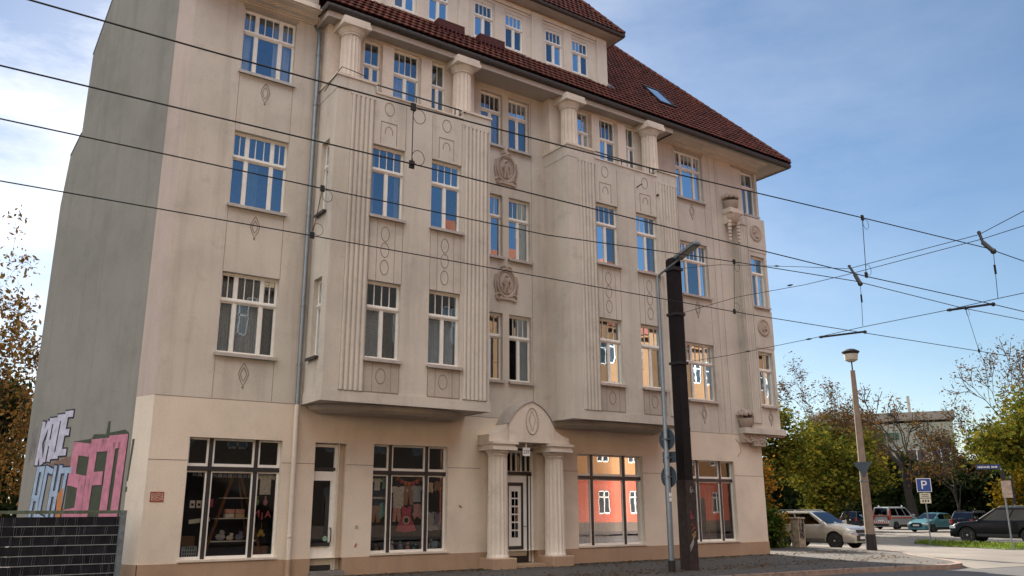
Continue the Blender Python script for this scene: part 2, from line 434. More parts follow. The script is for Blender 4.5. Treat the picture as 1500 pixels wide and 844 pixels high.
T3 = dict(cols=(.27, .46, .27), lights=(2, 3, 2), split=.655)
full = lambda a, b: [(a + .06, b - .06)]
YR = YW + .13
window(*LW, *F1, YR, curtain=('curtain_dark', 5.6, 7.6, full(*LW)), **T3)
window(*LW, *F2, YR, curtain=('curtain_green', 9.6, 10.9, [(6.35, 6.75)]), **T3)
window(*LW, *F3, YR, curtain=('curtain', 13.6, 15.4, [(6.02, 6.25), (6.9, 7.4)]), **T3)
window(*RW, *F1, YR, curtain=('curtain', 5.6, 6.6, [(23.4, 24.2)]), **T3)
window(*RW, *F2, YR, **T3); window(*RW, *F3, YR, **T3)
for k, c in enumerate(CWs):
    window(*c, *F1, YR, sill_mat='sill'); window(*c, *F2, YR); window(*c, 13.45, 15.36, YR, curtain=None if k else ('curtain', 13.5, 14.7, [(14.5, 14.72)]))
YOR = YO + .13
for k, c in enumerate(O1w + O2w):
    window(*c, *F1, YOR, curtain=(('curtain_dark', 'curtain', 'curtain_dark', 'curtain_dark')[k], 5.62, (7.0, 6.9, 6.3, 6.2)[k], full(*c)))
    window(*c, *F2, YOR, curtain=('curtain', 9.62, 11.5, [(c[0] + .06, c[0] + .2), (c[1] - .2, c[1] - .06)]) if k in (0, 3) else None)
for z in (F1, F2): window(20.62, 21.18, *z, O1[0] + .14, axis='x', sill_mat='mullion', lights=(1, 1))
for z in (F1, F2): window(*COw, *z, YC + .13, lights=(1, 1), curtain=('curtain', z[0] + .05, z[1] - .9, [(27.08, 27.5)]))
window(*COw, 13.55, 15.5, YR, lights=(1, 1))
YL = 21.2
LO1 = [(9.45, 10.0), (10.42, 11.34), (11.76, 12.3)]; LO2 = [(17.75, 18.3), (18.7, 19.55), (19.98, 20.53)]
for k, c in enumerate(LO1 + LO2):
    window(*c, 12.9, 15.5, YL + .05, lights=(2, 2) if k % 3 == 1 else (1, 1), split=.68, sill=False, curtain=('curtain', 12.95, 14.6, [(c[0] + .08, c[1] - .25)]) if k in (1, 4) else None)

# ---- the two oriels
def oriel(o, ws, left_windows):
    x0, x1 = o; b = MB()
    wall(b, x0, x1, 4.38, 13.27, [h for w in ws for h in ((*w, *F1), (*w, *F2))], YO, .16)
    wall(b, YO, YW, 4.38, 13.27, [(20.62, 21.18, *F1), (20.62, 21.18, *F2)] if left_windows else [], x0, .16, 'x')
    b.quad((x1, YO, 4.38), (x1, YW, 4.38), (x1, YW, 13.27), (x1, YO, 13.27))
    b.quad((x0, YO, 4.38), (x1, YO, 4.38), (x1, YW, 4.38), (x0, YW, 4.38))
    b.quad((x0, YO, 13.27), (x1, YO, 13.27), (x1, YO + .2, 13.27), (x0, YO + .2, 13.27))
    b.quad((x0 + .2, YO + .2, 12.85), (x1 - .2, YO + .2, 12.85), (x1 - .2, YO + .2, 13.27), (x0 + .2, YO + .2, 13.27))
    b.quad((x0, YO + .1, 12.85), (x1, YO + .1, 12.85), (x1, YW + .4, 12.85), (x0, YW + .4, 12.85))
    # raised corner blocks of the parapet
    for a, c in ((x0 - .012, x0 + 1.15), (x1 - .98, x1 + .012)):
        b.box(a, c, YO - .012, YO + .28, 13.1, 13.5)
    b.box(x0 - .012, x0 + .22, YO + .28, YW - .002, 13.1, 13.5); b.box(x1 - .22, x1 + .012, YO + .28, YW - .002, 13.1, 13.5)
    ob = b.build('oriel', M['upper'], house)
    c = MB()
    for a, d in ((x0 - .05, x0 + 1.18), (x1 - 1.01, x1 + .05)): c.box(a, d, YO - .05, YO + .3, 13.5, 13.58)
    c.box(x0 - .05, x0 + .24, YO + .3, YW - .002, 13.5, 13.58); c.box(x1 - .24, x1 + .05, YO + .3, YW - .002, 13.5, 13.58)
    c.box(x0 + 1.18, x1 - 1.01, YO - .03, YO + .24, 13.27, 13.32)
    c.build('parapet_cap', M['cream'], ob)
    fl = MB()                                    # fluted bands
    for a, d, n in ((x0 + .43, x0 + 1.13, 5), (x1 - .93, x1 - .1, 6)):
        N = n * 12; vs = []; fs = []
        for i in range(N + 1):
            t = i / N; x = a + (d - a) * t; yy = YO - .004 - .06 * abs(math.sin(math.pi * n * t)) ** .5
            vs += [(x, yy, 4.66), (x, yy, 13.02)]
        fs = [(2 * i, 2 * i + 2, 2 * i + 3, 2 * i + 1) for i in range(N)]
        fl.add(vs, fs)
        fl.quad((a, YO - .05, 4.66), (a, YO, 4.66), (a, YO, 13.02), (a, YO - .05, 13.02)); fl.quad((d, YO - .05, 4.66), (d, YO, 4.66), (d, YO, 13.02), (d, YO - .05, 13.02))
        fl.box(a - .02, d + .02, YO - .055, YO - .001, 13.02, 13.09)
        for i in range(n): fl.ball((a + (d - a) * (i + .5) / n, YO - .01, 13.0), .05, 6)
    fl.build('fluted_band', M['upper'], ob)
    ba = MB(); ba.box(x0 - .03, x1 + .03, YO - .03, YO - .002, 4.36, 4.64); ba.box(x0 - .03, x0 - .002, YO - .002, YW, 4.36, 4.64); ba.box(x1 + .002, x1 + .03, YO - .002, YW, 4.36, 4.64)
    ba.build('base_moulding', M['upper'], ob)
    def ring(cx, cz, rx, rz, a0=0, a1=360, y=YO - .012, nm='oval_ring'):
        n = 24; rg = MB(); rg.tube([(cx + rx * math.cos(R(a0 + (a1 - a0) * i / n)), y + .008, cz + rz * math.sin(R(a0 + (a1 - a0) * i / n))) for i in range(n + 1)], .0095, 5); rg.build(nm, M['groove'], ob)
    for k, w in enumerate(ws):
        c = (w[0] + w[1]) / 2 - .03
        pan = MB(); gr = MB(); pan.box(w[0], w[1], YO - .012, YO - .001, 4.68, F1[0] - .1); pan.build('under_sill_panel', M['dirty'], ob)                    # under-sill panel
        gr_x = (w[0], w[0] + .24, w[1] - .24, w[1])
        for x in gr_x: gr.box(x - .007, x + .007, YO - .016, YO, 4.66, F1[0] - .09)
        gr.box(w[0], w[1], YO - .016, YO, 4.655, 4.67); gr.build('panel_groove', M['groove'], ob)
        gr = MB()
        for x in gr_x: gr.box(x - .006, x + .006, YO - .005, YO + .002, F1[1], F2[0] - .09)
        gr.build('panel_groove', M['groove'], ob); gr = MB()
        for x in (w[0], w[1]): gr.box(x - .006, x + .006, YO - .005, YO + .002, F2[1], 13.1)
        gr.build('panel_groove', M['groove'], ob); gr = MB()
        ring(c, 5.1, .14, .2, y=YO - .024)
        for z in (9.08, 8.62, 8.12): ring(c, z, .125, .21, 150 if z == 8.62 else 30, 520 if z == 8.62 else 390)
        ring(c, 12.88, .15, .2); ring(c, 12.15, .12, .18, -20, 200)
        for q in ((c - .26, 12.44, c + .26, 12.46), (c - .26, 11.78, c - .245, 12.44), (c + .245, 11.78, c + .26, 12.44)): gr.box(q[0], q[2], YO - .008, YO + .002, q[1], q[3])
        gr.build('square_frame', M['groove'], ob)
    # bowed corbel below
    co = MB(); cx, hw = (x0 + x1) / 2, (x1 - x0) / 2 - .12; top = []; n = 28
    for lvl, (s, z) in enumerate(((1, 4.37), (.96, 4.24), (.86, 4.16))):
        top.append([(cx - hw * s * math.cos(math.pi * i / n), YW + .02 - 1.18 * s * math.sin(math.pi * i / n), z) for i in range(n + 1)])
    for l in range(2):
        for i in range(n): co.quad(top[l][i], top[l][i + 1], top[l + 1][i + 1], top[l + 1][i])
    co.poly(top[2]); co.build('bowed_corbel', M['dirty'], ob)
    return ob
oa = oriel(O1, O1w, True); ob2 = oriel(O2, O2w, False)
# ---- recessed top floor of the oriels
for (x0, x1), ws in ((O1, LO1), (O2, LO2)):
    b = MB(); wall(b, x0, x1, 12.85, 15.6, [(*w, 12.9, 15.5) for w in ws], YL, .05)
    b.quad((x0, YL, 13.3), (x0, YW + .1, 13.3), (x0, YW + .1, 15.6), (x0, YL, 15.6)); b.quad((x1, YL, 13.3), (x1, YW + .1, 13.3), (x1, YW + .1, 15.6), (x1, YL, 15.6))
    for k in (0, 1):
        a, c = ws[k][1] + .02, ws[k + 1][0] - .02; b.box(a, c, YL - .14, YL - .001, 12.86, 15.42)
    b.build('loggia_wall', M['cream'], house)
    for cx in (x0 + .6, x1 - .66):
        col = MB(); prof = [(.34, 13.3), (.34, 13.42), (.32, 13.45)] + [(.31 - .02 * t, 13.5 + 1.62 * t) for t in [i / 6 for i in range(7)]] + [(.31, 15.14), (.31, 15.19), (.33, 15.2), (.39, 15.34)]
        col.lathe(prof, (cx, 20.88, 0), 96, flute=(16, .04, 13.46, 15.13))
        cm = col.build('column', M['cream'], house)
        ab = MB(); ab.box(cx - .44, cx + .44, 20.88 - .44, YL - .002, 15.34, 15.46); ab.box(cx - .41, cx + .41, 20.88 - .41, YL - .002, 15.46, 15.598); ab.build('abacus', M['cream'], cm)
    r = MB(); r.tube([(x0 + .95, YO + .14, 13.62), (x1 - 1.03, YO + .14, 13.62), (x1 - 1.03, YO + .14, 13.34)], .024, 8); r.tube([(x0 + .95, YO + .14, 13.62), (x0 + .95, YO + .14, 13.5)], .024, 8)
    r.tube([((x0 + x1) / 2, YO + .14, 13.62), ((x0 + x1) / 2, YO + .14, 13.32)], .018, 8); r.tube([(x1 - 1.2, YO + .14, 13.62), (x1 - 1.2, YO + .14, 13.34)], .018, 8); r.tube([(x1 - 1.03, YO + .14, 13.62), (x1 - .95, YO - .06, 13.48)], .024, 8)
    r.build('railing', M['rail'], house)

# ---- corner oriel on its carved corbel
b = MB(); wall(b, 26.3, 28.0, 4.64, 13.38, [(*COw, *F1), (*COw, *F2)], YC, .14)
b.quad((26.3, YC, 4.64), (26.3, 21.72, 4.64), (26.3, 21.72, 13.38), (26.3, YC, 13.38)); b.quad((28.0, YC, 4.64), (28.0, YW, 4.64), (28.0, YW, 13.38), (28.0, YC, 13.38))
b.quad((26.3, YC, 13.38), (28.0, YC, 13.38), (28.0, YW, 13.38), (26.3, YW, 13.38)); b.box(26.88, 28.02, YC - .02, YC - .001, 11.9, 13.38) ; b.box(26.88, 28.02, YC - .02, YC - .001, 7.86, 9.42)
co = b.build('corner_oriel', M['upper'], house)
b = MB(); b.box(25.72, 28.13, YC - .16, YW + .5, 4.42, 4.64); b.build('corner_slab', M['upper'], co)
b = MB(); n = 4; N = 32; a, d = 26.36, 26.84; vs = []
for i in range(N + 1):
    t = i / N; vs += [(a + (d - a) * t, YC - .003 - .05 * abs(math.sin(math.pi * n * t)) ** .5, 4.85), (a + (d - a) * t, YC - .003 - .05 * abs(math.sin(math.pi * n * t)) ** .5, 12.85)]
b.add(vs, [(2 * i, 2 * i + 2, 2 * i + 3, 2 * i + 1) for i in range(N)]); b.quad((a, YC - .045, 4.85), (a, YC, 4.85), (a, YC, 12.85), (a, YC - .045, 12.85)); b.quad((d, YC - .045, 4.85), (d, YC, 4.85), (d, YC, 12.85), (d, YC - .045, 12.85))
for i in range(n): b.ball((a + (d - a) * (i + .5) / n, YC - .01, 12.88), .045, 6)
b.box(26.34, 26.86, YC - .05, YC - .002, 12.95, 13.02)
b.build('fluted_band', M['upper'], co)
b = MB(); q = random.Random(5)
b.box(25.72, 26.3, YC - .02, YW + .1, 4.08, 4.415); b.box(26.3, 26.97, YC - .04, YW + .1, 3.96, 4.415)
for i in range(46):
    x = q.uniform(25.76, 26.94); b.ball((x, YC - .03 if x < 26.3 else YC - .05, q.uniform(4.1, 4.38)), q.uniform(.03, .07), 6, (1, .6, 1))
for i in range(17): b.ball((27.02 + i * .066, YC - .06, 4.38), .045, 6)
for i in range(17): b.ball((27.05 + i * .066, YC + .1, 4.37), .045, 6)
b.build('carved_corbel', M['relief'], co)
def basket(cx, cz, y, console):
    b = MB(); q = random.Random(int(cx * 100 + cz * 10))
    b.lathe([(.2, cz), (.3, cz + .1), (.33, cz + .3), (.34, cz + .34)], (cx, y, 0), 14)
    for i in range(60):
        t = q.uniform(0, 6.28); r = .34 * math.sqrt(q.random()); zz = cz + .38 + .28 * math.sqrt(max(0, 1 - (r / .36) ** 2)) * q.uniform(.6, 1)
        b.ball((cx + r * math.cos(t) * 1.15, y + r * math.sin(t), zz), q.uniform(.05, .09), 6)
    o = b.build('fruit_basket', M['relief'], co)
    if console:
        d = MB(); d.box(cx - .36, cx + .44, y - .28, YW - .003, cz - .2, cz - .01); d.lathe([(.1, cz - .55), (.22, cz - .5), (.36, cz - .28), (.4, cz - .2)], (cx + .05, y + .05, 0), 14)
        d.box(cx - .32, cx + .32, y, YW + .1, cz - .62, cz - .2)
        for s in (-.26, .26):
            for k in range(6): d.ball((cx + s + .05, y - .05, cz - .55 - k * .15), .1 - .006 * k, 6)
        d.build('console', M['cream'], o)
basket(26.02, 13.47, 21.45, True); basket(26.02, 4.65, 21.5, False)
def disc(cx, cz, y):
    b = MB(); b.lathe([(.36, -.0), (.36, -.03), (.3, -.045), (.27, -.02), (.05, -.02)], (cx, y, cz), 24, 'Y'); q = random.Random(int(cz * 7))
    for i in range(9): b.ball((cx + q.uniform(-.13, .13), y - .03, cz + q.uniform(-.16, .16)), q.uniform(.04, .08), 6, (1, .6, 1))
    b.build('round_medallion', M['relief'], co)
disc(27.4, 12.72, YC - .02); disc(27.42, 8.72, YC - .02)

# ---- diamonds, panel lines, tooth friezes
def groove(q_, nm='panel_groove'):
    b = MB(); b.box(*q_); b.build(nm, M['groove'], house)
def diamond(cx, cz, y, h=.3, w=.13):
    b = MB()
    for s in (1, .6): b.tube([(cx, y, cz + h * s), (cx + w * .8 * s, y, cz + h * .35 * s), (cx + w * s, y, cz), (cx + w * .6 * s, y, cz - h * .5 * s), (cx, y, cz - h * s), (cx - w * .6 * s, y, cz - h * .5 * s), (cx - w * s, y, cz), (cx - w * .8 * s, y, cz + h * .35 * s), (cx, y, cz + h * s)], .011, 5)
    b.ball((cx, y, cz - h - .03), .03, 6); b.build('diamond_ornament', M['groove'], house)
for z in (5.05, 9.05, 13.02): diamond(6.7, z, YW - .004); diamond(23.86, z, YW - .004)
diamond(27.45, 5.1, YC - .006, .26)
for xs in (LW, RW):
    for x in xs:
        for a, c in ((4.4, F1[0] - .09), (F1[1], F2[0] - .09), (F2[1], F3[0] - .09)): groove((x - .006, x + .006, YW - .004, YW + .002, a, c))
for x in (25.0, 25.35): groove((x - .006, x + .006, YW - .004, YW + .002, 4.4, 15.6))
groove((15.975, 15.99, YW - .004, YW + .002, 4.4, 15.5))
for a, c in ((4.6, 8.2), (13.42, 16.5), (21.65, 25.72)): groove((a, c, YW - .004, YW + .002, 4.372, 4.388), 'storey_joint')
b = MB(); b.tube([(25.55, YW - .003, 3.55), (25.75, YW - .003, 3.75), (25.72, YW - .003, 4.0), (25.5, YW - .003, 4.2)], .012, 5); b.build('wall_crack', M['groove'], house)
def teeth(a, b, z0, z1, y, step=.11):
    fr = MB()
    fr.box(a, b, y - .03, y - .001, z1 - .03, z1 + .02); fr.box(a, b, y - .03, y - .001, z0 - .02, z0 + .01)
    n = int((b - a) / step)
    for i in range(n):
        x = a + (b - a) * (i + .5) / n; fr.box(x - step * .28, x + step * .28, y - .035, y - .001, z0 + .012, z1 - .032)
    fr.build('tooth_frieze', M['dirty'], house)
teeth(LW[0] - .05, LW[1] + .05, 15.53, 15.6, YW); teeth(RW[0] - .08, RW[1] + .05, 15.53, 15.6, YW, .09); teeth(26.38, 27.98, 15.53, 15.6, YW, .12)
for a, b in ((4.6, 8.05), (22.17, 28.0)):
    cn = MB()
    for d0, z0, z1 in ((.05, 15.625, 15.66), (.12, 15.66, 15.69), (.3, 15.69, 15.715), (.36, 15.715, 15.745), (.6, 15.745, 15.762), (.7, 15.762, 15.779)): cn.box(a, b, YW - d0, YW - .001, z0, z1)
    if a < 8: cn.box(4.6, 8.0, YW - .4, YW, 15.78, 16.1)
    cn.build('cornice', M['cream'], house)

# ---- cartouches between the middle windows
for z in (12.65, 8.68):
    b = MB(); cx = 14.93; y = YW - .005; k = 28
    b.tube([(cx + .36 * math.cos(2 * math.pi * i / k), y - .02, z + .05 + .47 * math.sin(2 * math.pi * i / k)) for i in range(k + 1)], .05, 7)
    b.tube([(cx + .26 * math.cos(2 * math.pi * i / k), y - .015, z + .06 + .37 * math.sin(2 * math.pi * i / k)) for i in range(k + 1)], .025, 6)
    for s in (-1, 1):
        b.tube([(cx + s * (.3 + .11 * math.cos(t / 3)), y - .03, z - .44 + .1 * math.sin(t / 3)) for t in range(0, 18)], .03, 6)
        b.tube([(cx + s * .1 + s * .1 * math.cos(t / 3), y - .03, z + .52 + .07 * math.sin(t / 3)) for t in range(0, 18)], .03, 6)
        b.tube([(cx + s * .4, y - .02, z + .3), (cx + s * .45, y - .03, z), (cx + s * .4, y - .02, z - .3)], .03, 6)
    b.box(cx - .3, cx + .3, y - .06, y, z - .52, z - .44)
    m = b.build('cartouche', M['relief'], house)
    f = MB(); f.lathe([(.25, 0), (.25, -.012), (.02, -.02)], (cx, y, z + .06), 24, 'Y'); f.build('oval_field', M['dirty'], m)
    f = MB()                                      # small standing relief figure
    f.tube([(cx - .06, y - .03, z - .3), (cx - .05, y - .04, z - .12), (cx - .02, y - .05, z + .02), (cx, y - .06, z + .14), (cx, y - .05, z + .2)], [.04, .05, .075, .085, .04], 8); f.tube([(cx + .06, y - .03, z - .3), (cx + .05, y - .04, z - .1), (cx, y - .05, z + .02)], [.04, .05, .06], 8)
    f.ball((cx + .01, y - .06, z + .27), .06, 8); f.tube([(cx - .07, y - .05, z + .15), (cx - .14, y - .05, z + .04), (cx - .08, y - .07, z - .04)], [.035, .03, .025], 6); f.tube([(cx + .07, y - .05, z + .15), (cx + .15, y - .05, z + .05), (cx + .12, y - .05, z - .1)], [.035, .03, .025], 6)
    f.build('relief_figure', M['relief'], m)

# ---- entrance portal
PX, PY = 15.4, 21.2
por = MB()
por.box(14.86, 16.04, PY - .2, YW - .002, 3.6, 3.64) if False else None
pts = []
def bell(t):                                     # ogee outline of the central gable, t in -1..1
    a = abs(t)
    return 4.86 - .3 * a - .42 * a ** 3
front = [(PX - .84, PY - .3, 3.62)] + [(PX + .84 * t, PY - .3, bell(t)) for t in [i / 12 - 1 for i in range(25)]] + [(PX + .84, PY - .3, 3.62)]
por.prism(front, (0, YW - PY + .295, 0))
for s in (-1, 1):
    o = []
    for i in range(9):
        t = i / 8; o.append((PX + s * (.84 + .68 * t), PY - .22, 4.18 - .36 * math.sin(t * math.pi / 2) ** .8))
    o = [(PX + s * .84, PY - .22, 3.6)] + o + [(PX + s * 1.52, PY - .22, 3.6)]
    por.prism(o, (0, YW - PY + .215, 0))
pm = por.build('portal', M['cream'], house)
cap = MB()                                       # sheet covering on the curved top
for i in range(24):
    t0, t1 = i / 12 - 1, (i + 1) / 12 - 1
    cap.prism([(PX + .87 * t0, PY - .33, bell(t0) + .004), (PX + .87 * t1, PY - .33, bell(t1) + .004), (PX + .87 * t1, PY - .33, bell(t1) + .035), (PX + .87 * t0, PY - .33, bell(t0) + .035)], (0, YW - PY + .32, 0))
cap.build('portal_coping', M['sill'], pm)
for s in (-1, 1):
    cx = PX + s * 1.06; c = MB()
    c.lathe([(.33, .3), (.33, .34), (.315, .36)] + [(.312 - .025 * i / 6, .4 + 2.78 * i / 6) for i in range(7)] + [(.30, 3.2), (.30, 3.26), (.33, 3.27), (.38, 3.36)], (cx, PY, 0), 96, flute=(16, .034, .38, 3.19))
    cm = c.build('portal_column', M['cream'], pm)
    a = MB(); a.box(cx - .43, cx + .43, PY - .42, YW - .003, 3.36, 3.45); a.box(cx - .4, cx + .4, PY - .38, YW - .003, 3.45, 3.53); a.box(cx - .46, cx + .46, PY - .44, YW - .003, 3.53, 3.605); a.build('abacus', M['cream'], pm)
    a = MB(); a.box(cx - .4, cx + .4, PY - .42, YW - .004, -.02, .3); a.build('column_base', M['plinth'], pm, bevel=.02)
gr = MB(); k = 30
gr.tube([(PX + .22 * math.cos(2 * math.pi * i / k), PY - .3, 4.27 + .4 * math.sin(2 * math.pi * i / k)) for i in range(k + 1)], .024, 6)
gr.tube([(PX, PY - .305, 4.58), (PX + .13, PY - .305, 4.34), (PX + .02, PY - .305, 3.97), (PX - .12, PY - .305, 4.3), (PX, PY - .305, 4.58)], .013, 5)
for i in range(10): gr.ball((PX + .27 * math.cos(R(-80 + 16 * i)), PY - .3, 4.25 + .38 * math.sin(R(-80 + 16 * i))), .02, 6)
gr.build('portal_oval', M['dirty'], pm)
jm = MB(); jm.box(14.78, 14.98, YW + .02, YW + .3, .06, 3.5); jm.build('door_jamb', M['cream'], house)
st = MB(); st.box(14.75, 16.1, 21.05, YW + .4, -.1, .09); st.build('entrance_step', M['plinth'], house)
# house door
DY = YW + .2
d = MB(); d.box(14.98, 16.08, DY, DY + .06, .2, 3.42)
door = None
d = MB()
for b in ((14.98, 15.06, .09, 3.44), (16.0, 16.08, .09, 3.44), (15.06, 16.0, 3.36, 3.44), (15.06, 16.0, 2.7, 2.8)): d.box(b[0], b[1], DY, DY + .08, b[2], b[3])
door = d.build('house_door', M['frame_white'], house)
d = MB(); d.box(15.06, 15.84, DY + .02, DY + .06, .1, 2.68); d.build('door_leaf', M['frame_white'], door)
d = MB(); d.box(15.06, 15.86, DY - .005, DY + .019, .1, .29); d.box(15.06, 16.02, DY - .01, DY + .01, 2.68, 2.79); d.box(15.845, 15.9, DY + .005, DY + .06, .1, 2.68); d.box(15.965, 16.0, DY + .005, DY + .06, .1, 2.68)
for b in ((15.08, 15.7, 2.36, 2.46), (15.08, 15.7, .48, .58), (15.08, 15.155, .58, 2.36), (15.625, 15.7, .58, 2.36)): d.box(b[0], b[1], DY + .002, DY + .0195, b[2], b[3])
d.build('dark_trim', M['mullion'], door)
d = MB(); d.box(15.9, 15.965, DY + .004, DY + .05, .12, 2.66); d.build('side_post', M['frame_white'], door)
d = MB()
for i in range(2):
    for j in range(6):
        x = 15.27 + i * .13; z = .83 + j * .235; d.box(x, x + .105, DY + .012, DY + .0195, z, z + .19)
d.build('door_pane', M['car_glass'], door)
d = MB()
for i in range(5): x = 15.12 + i * .19; d.quad((x, DY + .04, 2.82), (x + .11, DY + .04, 2.82), (x + .11, DY + .04, 3.35), (x, DY + .04, 3.35))
d.build('transom_pane', M['car_glass'], door)
d = MB()
for i in range(6): x = 15.07 + i * .185; d.box(x - .02, x + .03, DY + .01, DY + .06, 2.8, 3.36)
d.build('transom_bar', M['frame_white'], door)
d = MB(); d.tube([(15.78, DY + .02, 1.15), (15.78, DY - .05, 1.15), (15.67, DY - .05, 1.15)], .012, 6); d.build('handle', M['galv'], door)
np_ = MB(); np_.box(15.13, 15.39, PY - .2, PY - .17, 3.22, 3.47); np_.box(15.24, 15.28, PY - .19, PY - .18, 3.47, 3.62)
nm = np_.build('number_plate', M['white'], pm); text_obj('237', .15, M['black'], (15.26, PY - .203, 3.335), (R(90), 0, 0), 'plate_digits', nm, .002)

# ---- shop door
SY = YW + .17; x0, x1 = SDOOR[:2]
s = MB()
for b in ((x0, x0 + .07, .14, 3.4), (x1 - .3, x1 - .2, .14, 3.4)): pass
for b in ((x0, x0 + .06, .14, 3.38), (x1 - .26, x1 - .2, .14, 3.38), (x0 + .06, x1 - .26, 3.3, 3.38), (x0 + .06, x1 - .26, 2.42, 2.66)): s.box(b[0], b[1], SY, SY + .07, b[2], b[3])
sd = s.build('shop_door', M['frame'], house)
for nm, q_ in (('transom_bar', (x0 + .02, x1 - .24, SY - .02, SY - .002, 2.68, 2.76)), ('push_bar', (x0 + .03, x1 - .3, SY - .02, SY + .01, .74, .83)), ('kick_plate', (x0 + .02, x1 - .25, SY - .02, SY + .01, .15, .27))):
    s = MB(); s.box(*q_); s.build(nm, M['mullion'], sd)
s = MB(); s.box(x0 + .06, x1 - .26, SY + .02, SY + .06, .27, .74); s.box(x1 - .34, x1 - .26, SY + .015, SY + .055, .74, 2.42); s.build('door_leaf', M['frame'], sd)
s = MB(); s.quad((x0 + .05, SY + .04, .8), (x1 - .34, SY + .04, .8), (x1 - .34, SY + .04, 2.45), (x0 + .05, SY + .04, 2.45)); s.quad((x0 + .05, SY + .04, 2.6), (x1 - .24, SY + .04, 2.6), (x1 - .24, SY + .04, 3.32), (x0 + .05, SY + .04, 3.32)); s.build('door_pane', M['shop_glass'], sd)
s = MB(); s.tube([(x1 - .3, SY + .01, .82), (x1 - .3, SY - .06, .86), (x1 - .3, SY - .06, 1.16), (x1 - .3, SY + .01, 1.2)], .016, 8); s.build('handle', M['black'], sd)
s = MB(); s.lathe([(.07, 0), (.07, -.004), (.01, -.004)], (x1 - .42, SY + .03, .93), 16, 'Y'); s.build('door_sticker', plain('sticker_green', (.25, .42, .3), .6), sd)
s = MB(); s.box(x1 - .2, x1 - .195, YW + .02, YW + .24, .14, 3.4); s.box(x1 - .2, x1 - .001, SY + .03, SY + .06, .14, 3.4); s.build('door_jamb', M['ground_floor'], sd)
s = MB(); s.box(x0 - .03, x1 + .03, YW - .12, YW + .3, -.1, .13); s.build('door_step', plain('step_stone', (.2, .19, .18), .9), house)

# ---- shop windows
for k, (x0, x1, z0, z1) in enumerate(SHOP):
    y = YW + .16; zt = 2.66; f = MB(); dk = MB()
    ms = [x0 + (x1 - x0) * .245, x0 + (x1 - x0) * .735]
    e = [x0] + ms + [x1]
    for i in range(3):
        a, b = e[i] + (.035 if i else 0), e[i + 1] - (.035 if i < 2 else 0)
        for p, q, w in ((z0, zt - .05, .05), (zt + .05, z1, .06)):
            for t in ((a, a + w, p, q), (b - w, b, p, q), (a + w, b - w, p, p + w * 1.3), (a + w, b - w, q - w * .8, q)): f.box(t[0], t[1], y, y + .06, t[2], t[3])
    for m in ms: dk.box(m - .048, m + .048, y - .02, y + .055, z0, z1)
    dk.box(x0, x1, y - .035, y - .0205, zt - .055, zt + .055)
    dk.box(x0, x1, y - .0205, y + .05, zt - .045, zt + .045) if False else None
    o = f.build('shop_window', M['frame'], house); dk.build('dark_mullion', M['mullion'], o)
    gq = MB(); gq.quad((x0 + .02, y + .03, z0 + .02), (x1 - .02, y + .03, z0 + .02), (x1 - .02, y + .03, z1 - .02), (x0 + .02, y + .03, z1 - .02)); gq.build('pane', M['shop_glass'], o)
    s = MB(); s.box(x0 - .03, x1 + .04, YW - .06, y, z0 - .05, z0 - .004); s.build('sill', M['cream'], o)
    if k >= 2:
        c = MB(); vs = []; n = 60
        for i in range(n + 1):
            x = e[0] + .1 + (x1 - x0 - .2) * i / n; vs += [(x, y + .75 + .03 * math.sin(i * 1.4), .55), (x, y + .75 + .03 * math.sin(i * 1.4), 2.5)]
        c.add(vs, [(2 * i, 2 * i + 2, 2 * i + 3, 2 * i + 1) for i in range(n)], True); c.build('curtain', M['curtain_dark'], o)

# ---- eaves, gutters, downpipe
GZ, GY = 15.83, 20.66
e = MB(); e.box(8.1, 22.12, 20.74, YW - .002, 15.602, 15.66); e.box(8.08, 22.12, 20.7, 20.74, 15.54, 15.76); e.box(8.06, 8.1, 20.74, YW, 15.54, 15.76)
e.box(22.12, 28.93, 20.74, YW - .002, 15.78, 15.84); e.box(28.0, 28.93, YW, 31, 15.78, 15.84); e.box(22.12, 28.95, 20.7, 20.74, 15.74, 15.84); e.box(28.93, 28.97, 20.74, 31, 15.74, 15.84)
e.build('soffit', M['soffit'], house)
e = MB(); e.box(22.125, 22.16, 20.72, YW - .001, 15.56, 15.779); e.build('soffit_end_board', M['mullion'], house)
g = MB(); g.tube([(8.0, 22.0, GZ), (8.0, GY, GZ), (29.02, GY, GZ), (29.02, 31, GZ)], .12, 10); g.box(8.0, 29.0, GY + .03, 20.699, 15.8, 15.98); g.box(28.98, 29.05, GY + .05, 31, 15.8, 15.98)
for x in (15.7, 21.9): g.tube([(x - .06, GY, GZ), (x + .06, GY, GZ)], .105, 10)
g.build('gutter', M['metal'], house)
p = MB(); p.tube([(8.0, 21.9, 15.8), (8.02, 21.62, 15.68), (8.14, 21.48, 15.4), (8.14, 21.48, 4.35)], .062, 10)
for z in (14.6, 13.0, 9.6, 7.0, 5.4): p.tube([(8.14, 21.48, z), (8.14, 21.48, z + .06)], .075, 10); p.box(8.12, 8.16, 21.48, YW, z, z + .04)
dp = p.build('downpipe', M['zinc'], house)
p = MB(); p.tube([(8.14, 21.48, 4.35), (8.16, 21.5, .45)], .066, 10)
for z in (1.0, 2.0, 3.4): p.tube([(8.15, 21.49, z), (8.15, 21.49, z + .03)], .076, 10)
p.build('painted_lower_pipe', M['cream'], dp)
p = MB(); p.tube([(8.16, 21.5, .45), (8.16, 21.5, -.05)], .075, 10); p.build('pipe_foot', M['plinth'], dp)
lc = MB(); lc.tube([(8.05, YO + .35, 13.05), (8.15, YO + .0, 13.35), (8.35, YO - .08, 13.72), (8.6, YO - .06, 13.72), (9.1, YO - .06, 13.66)], .012, 5); lc.build('lightning_wire', M['wire'], house)

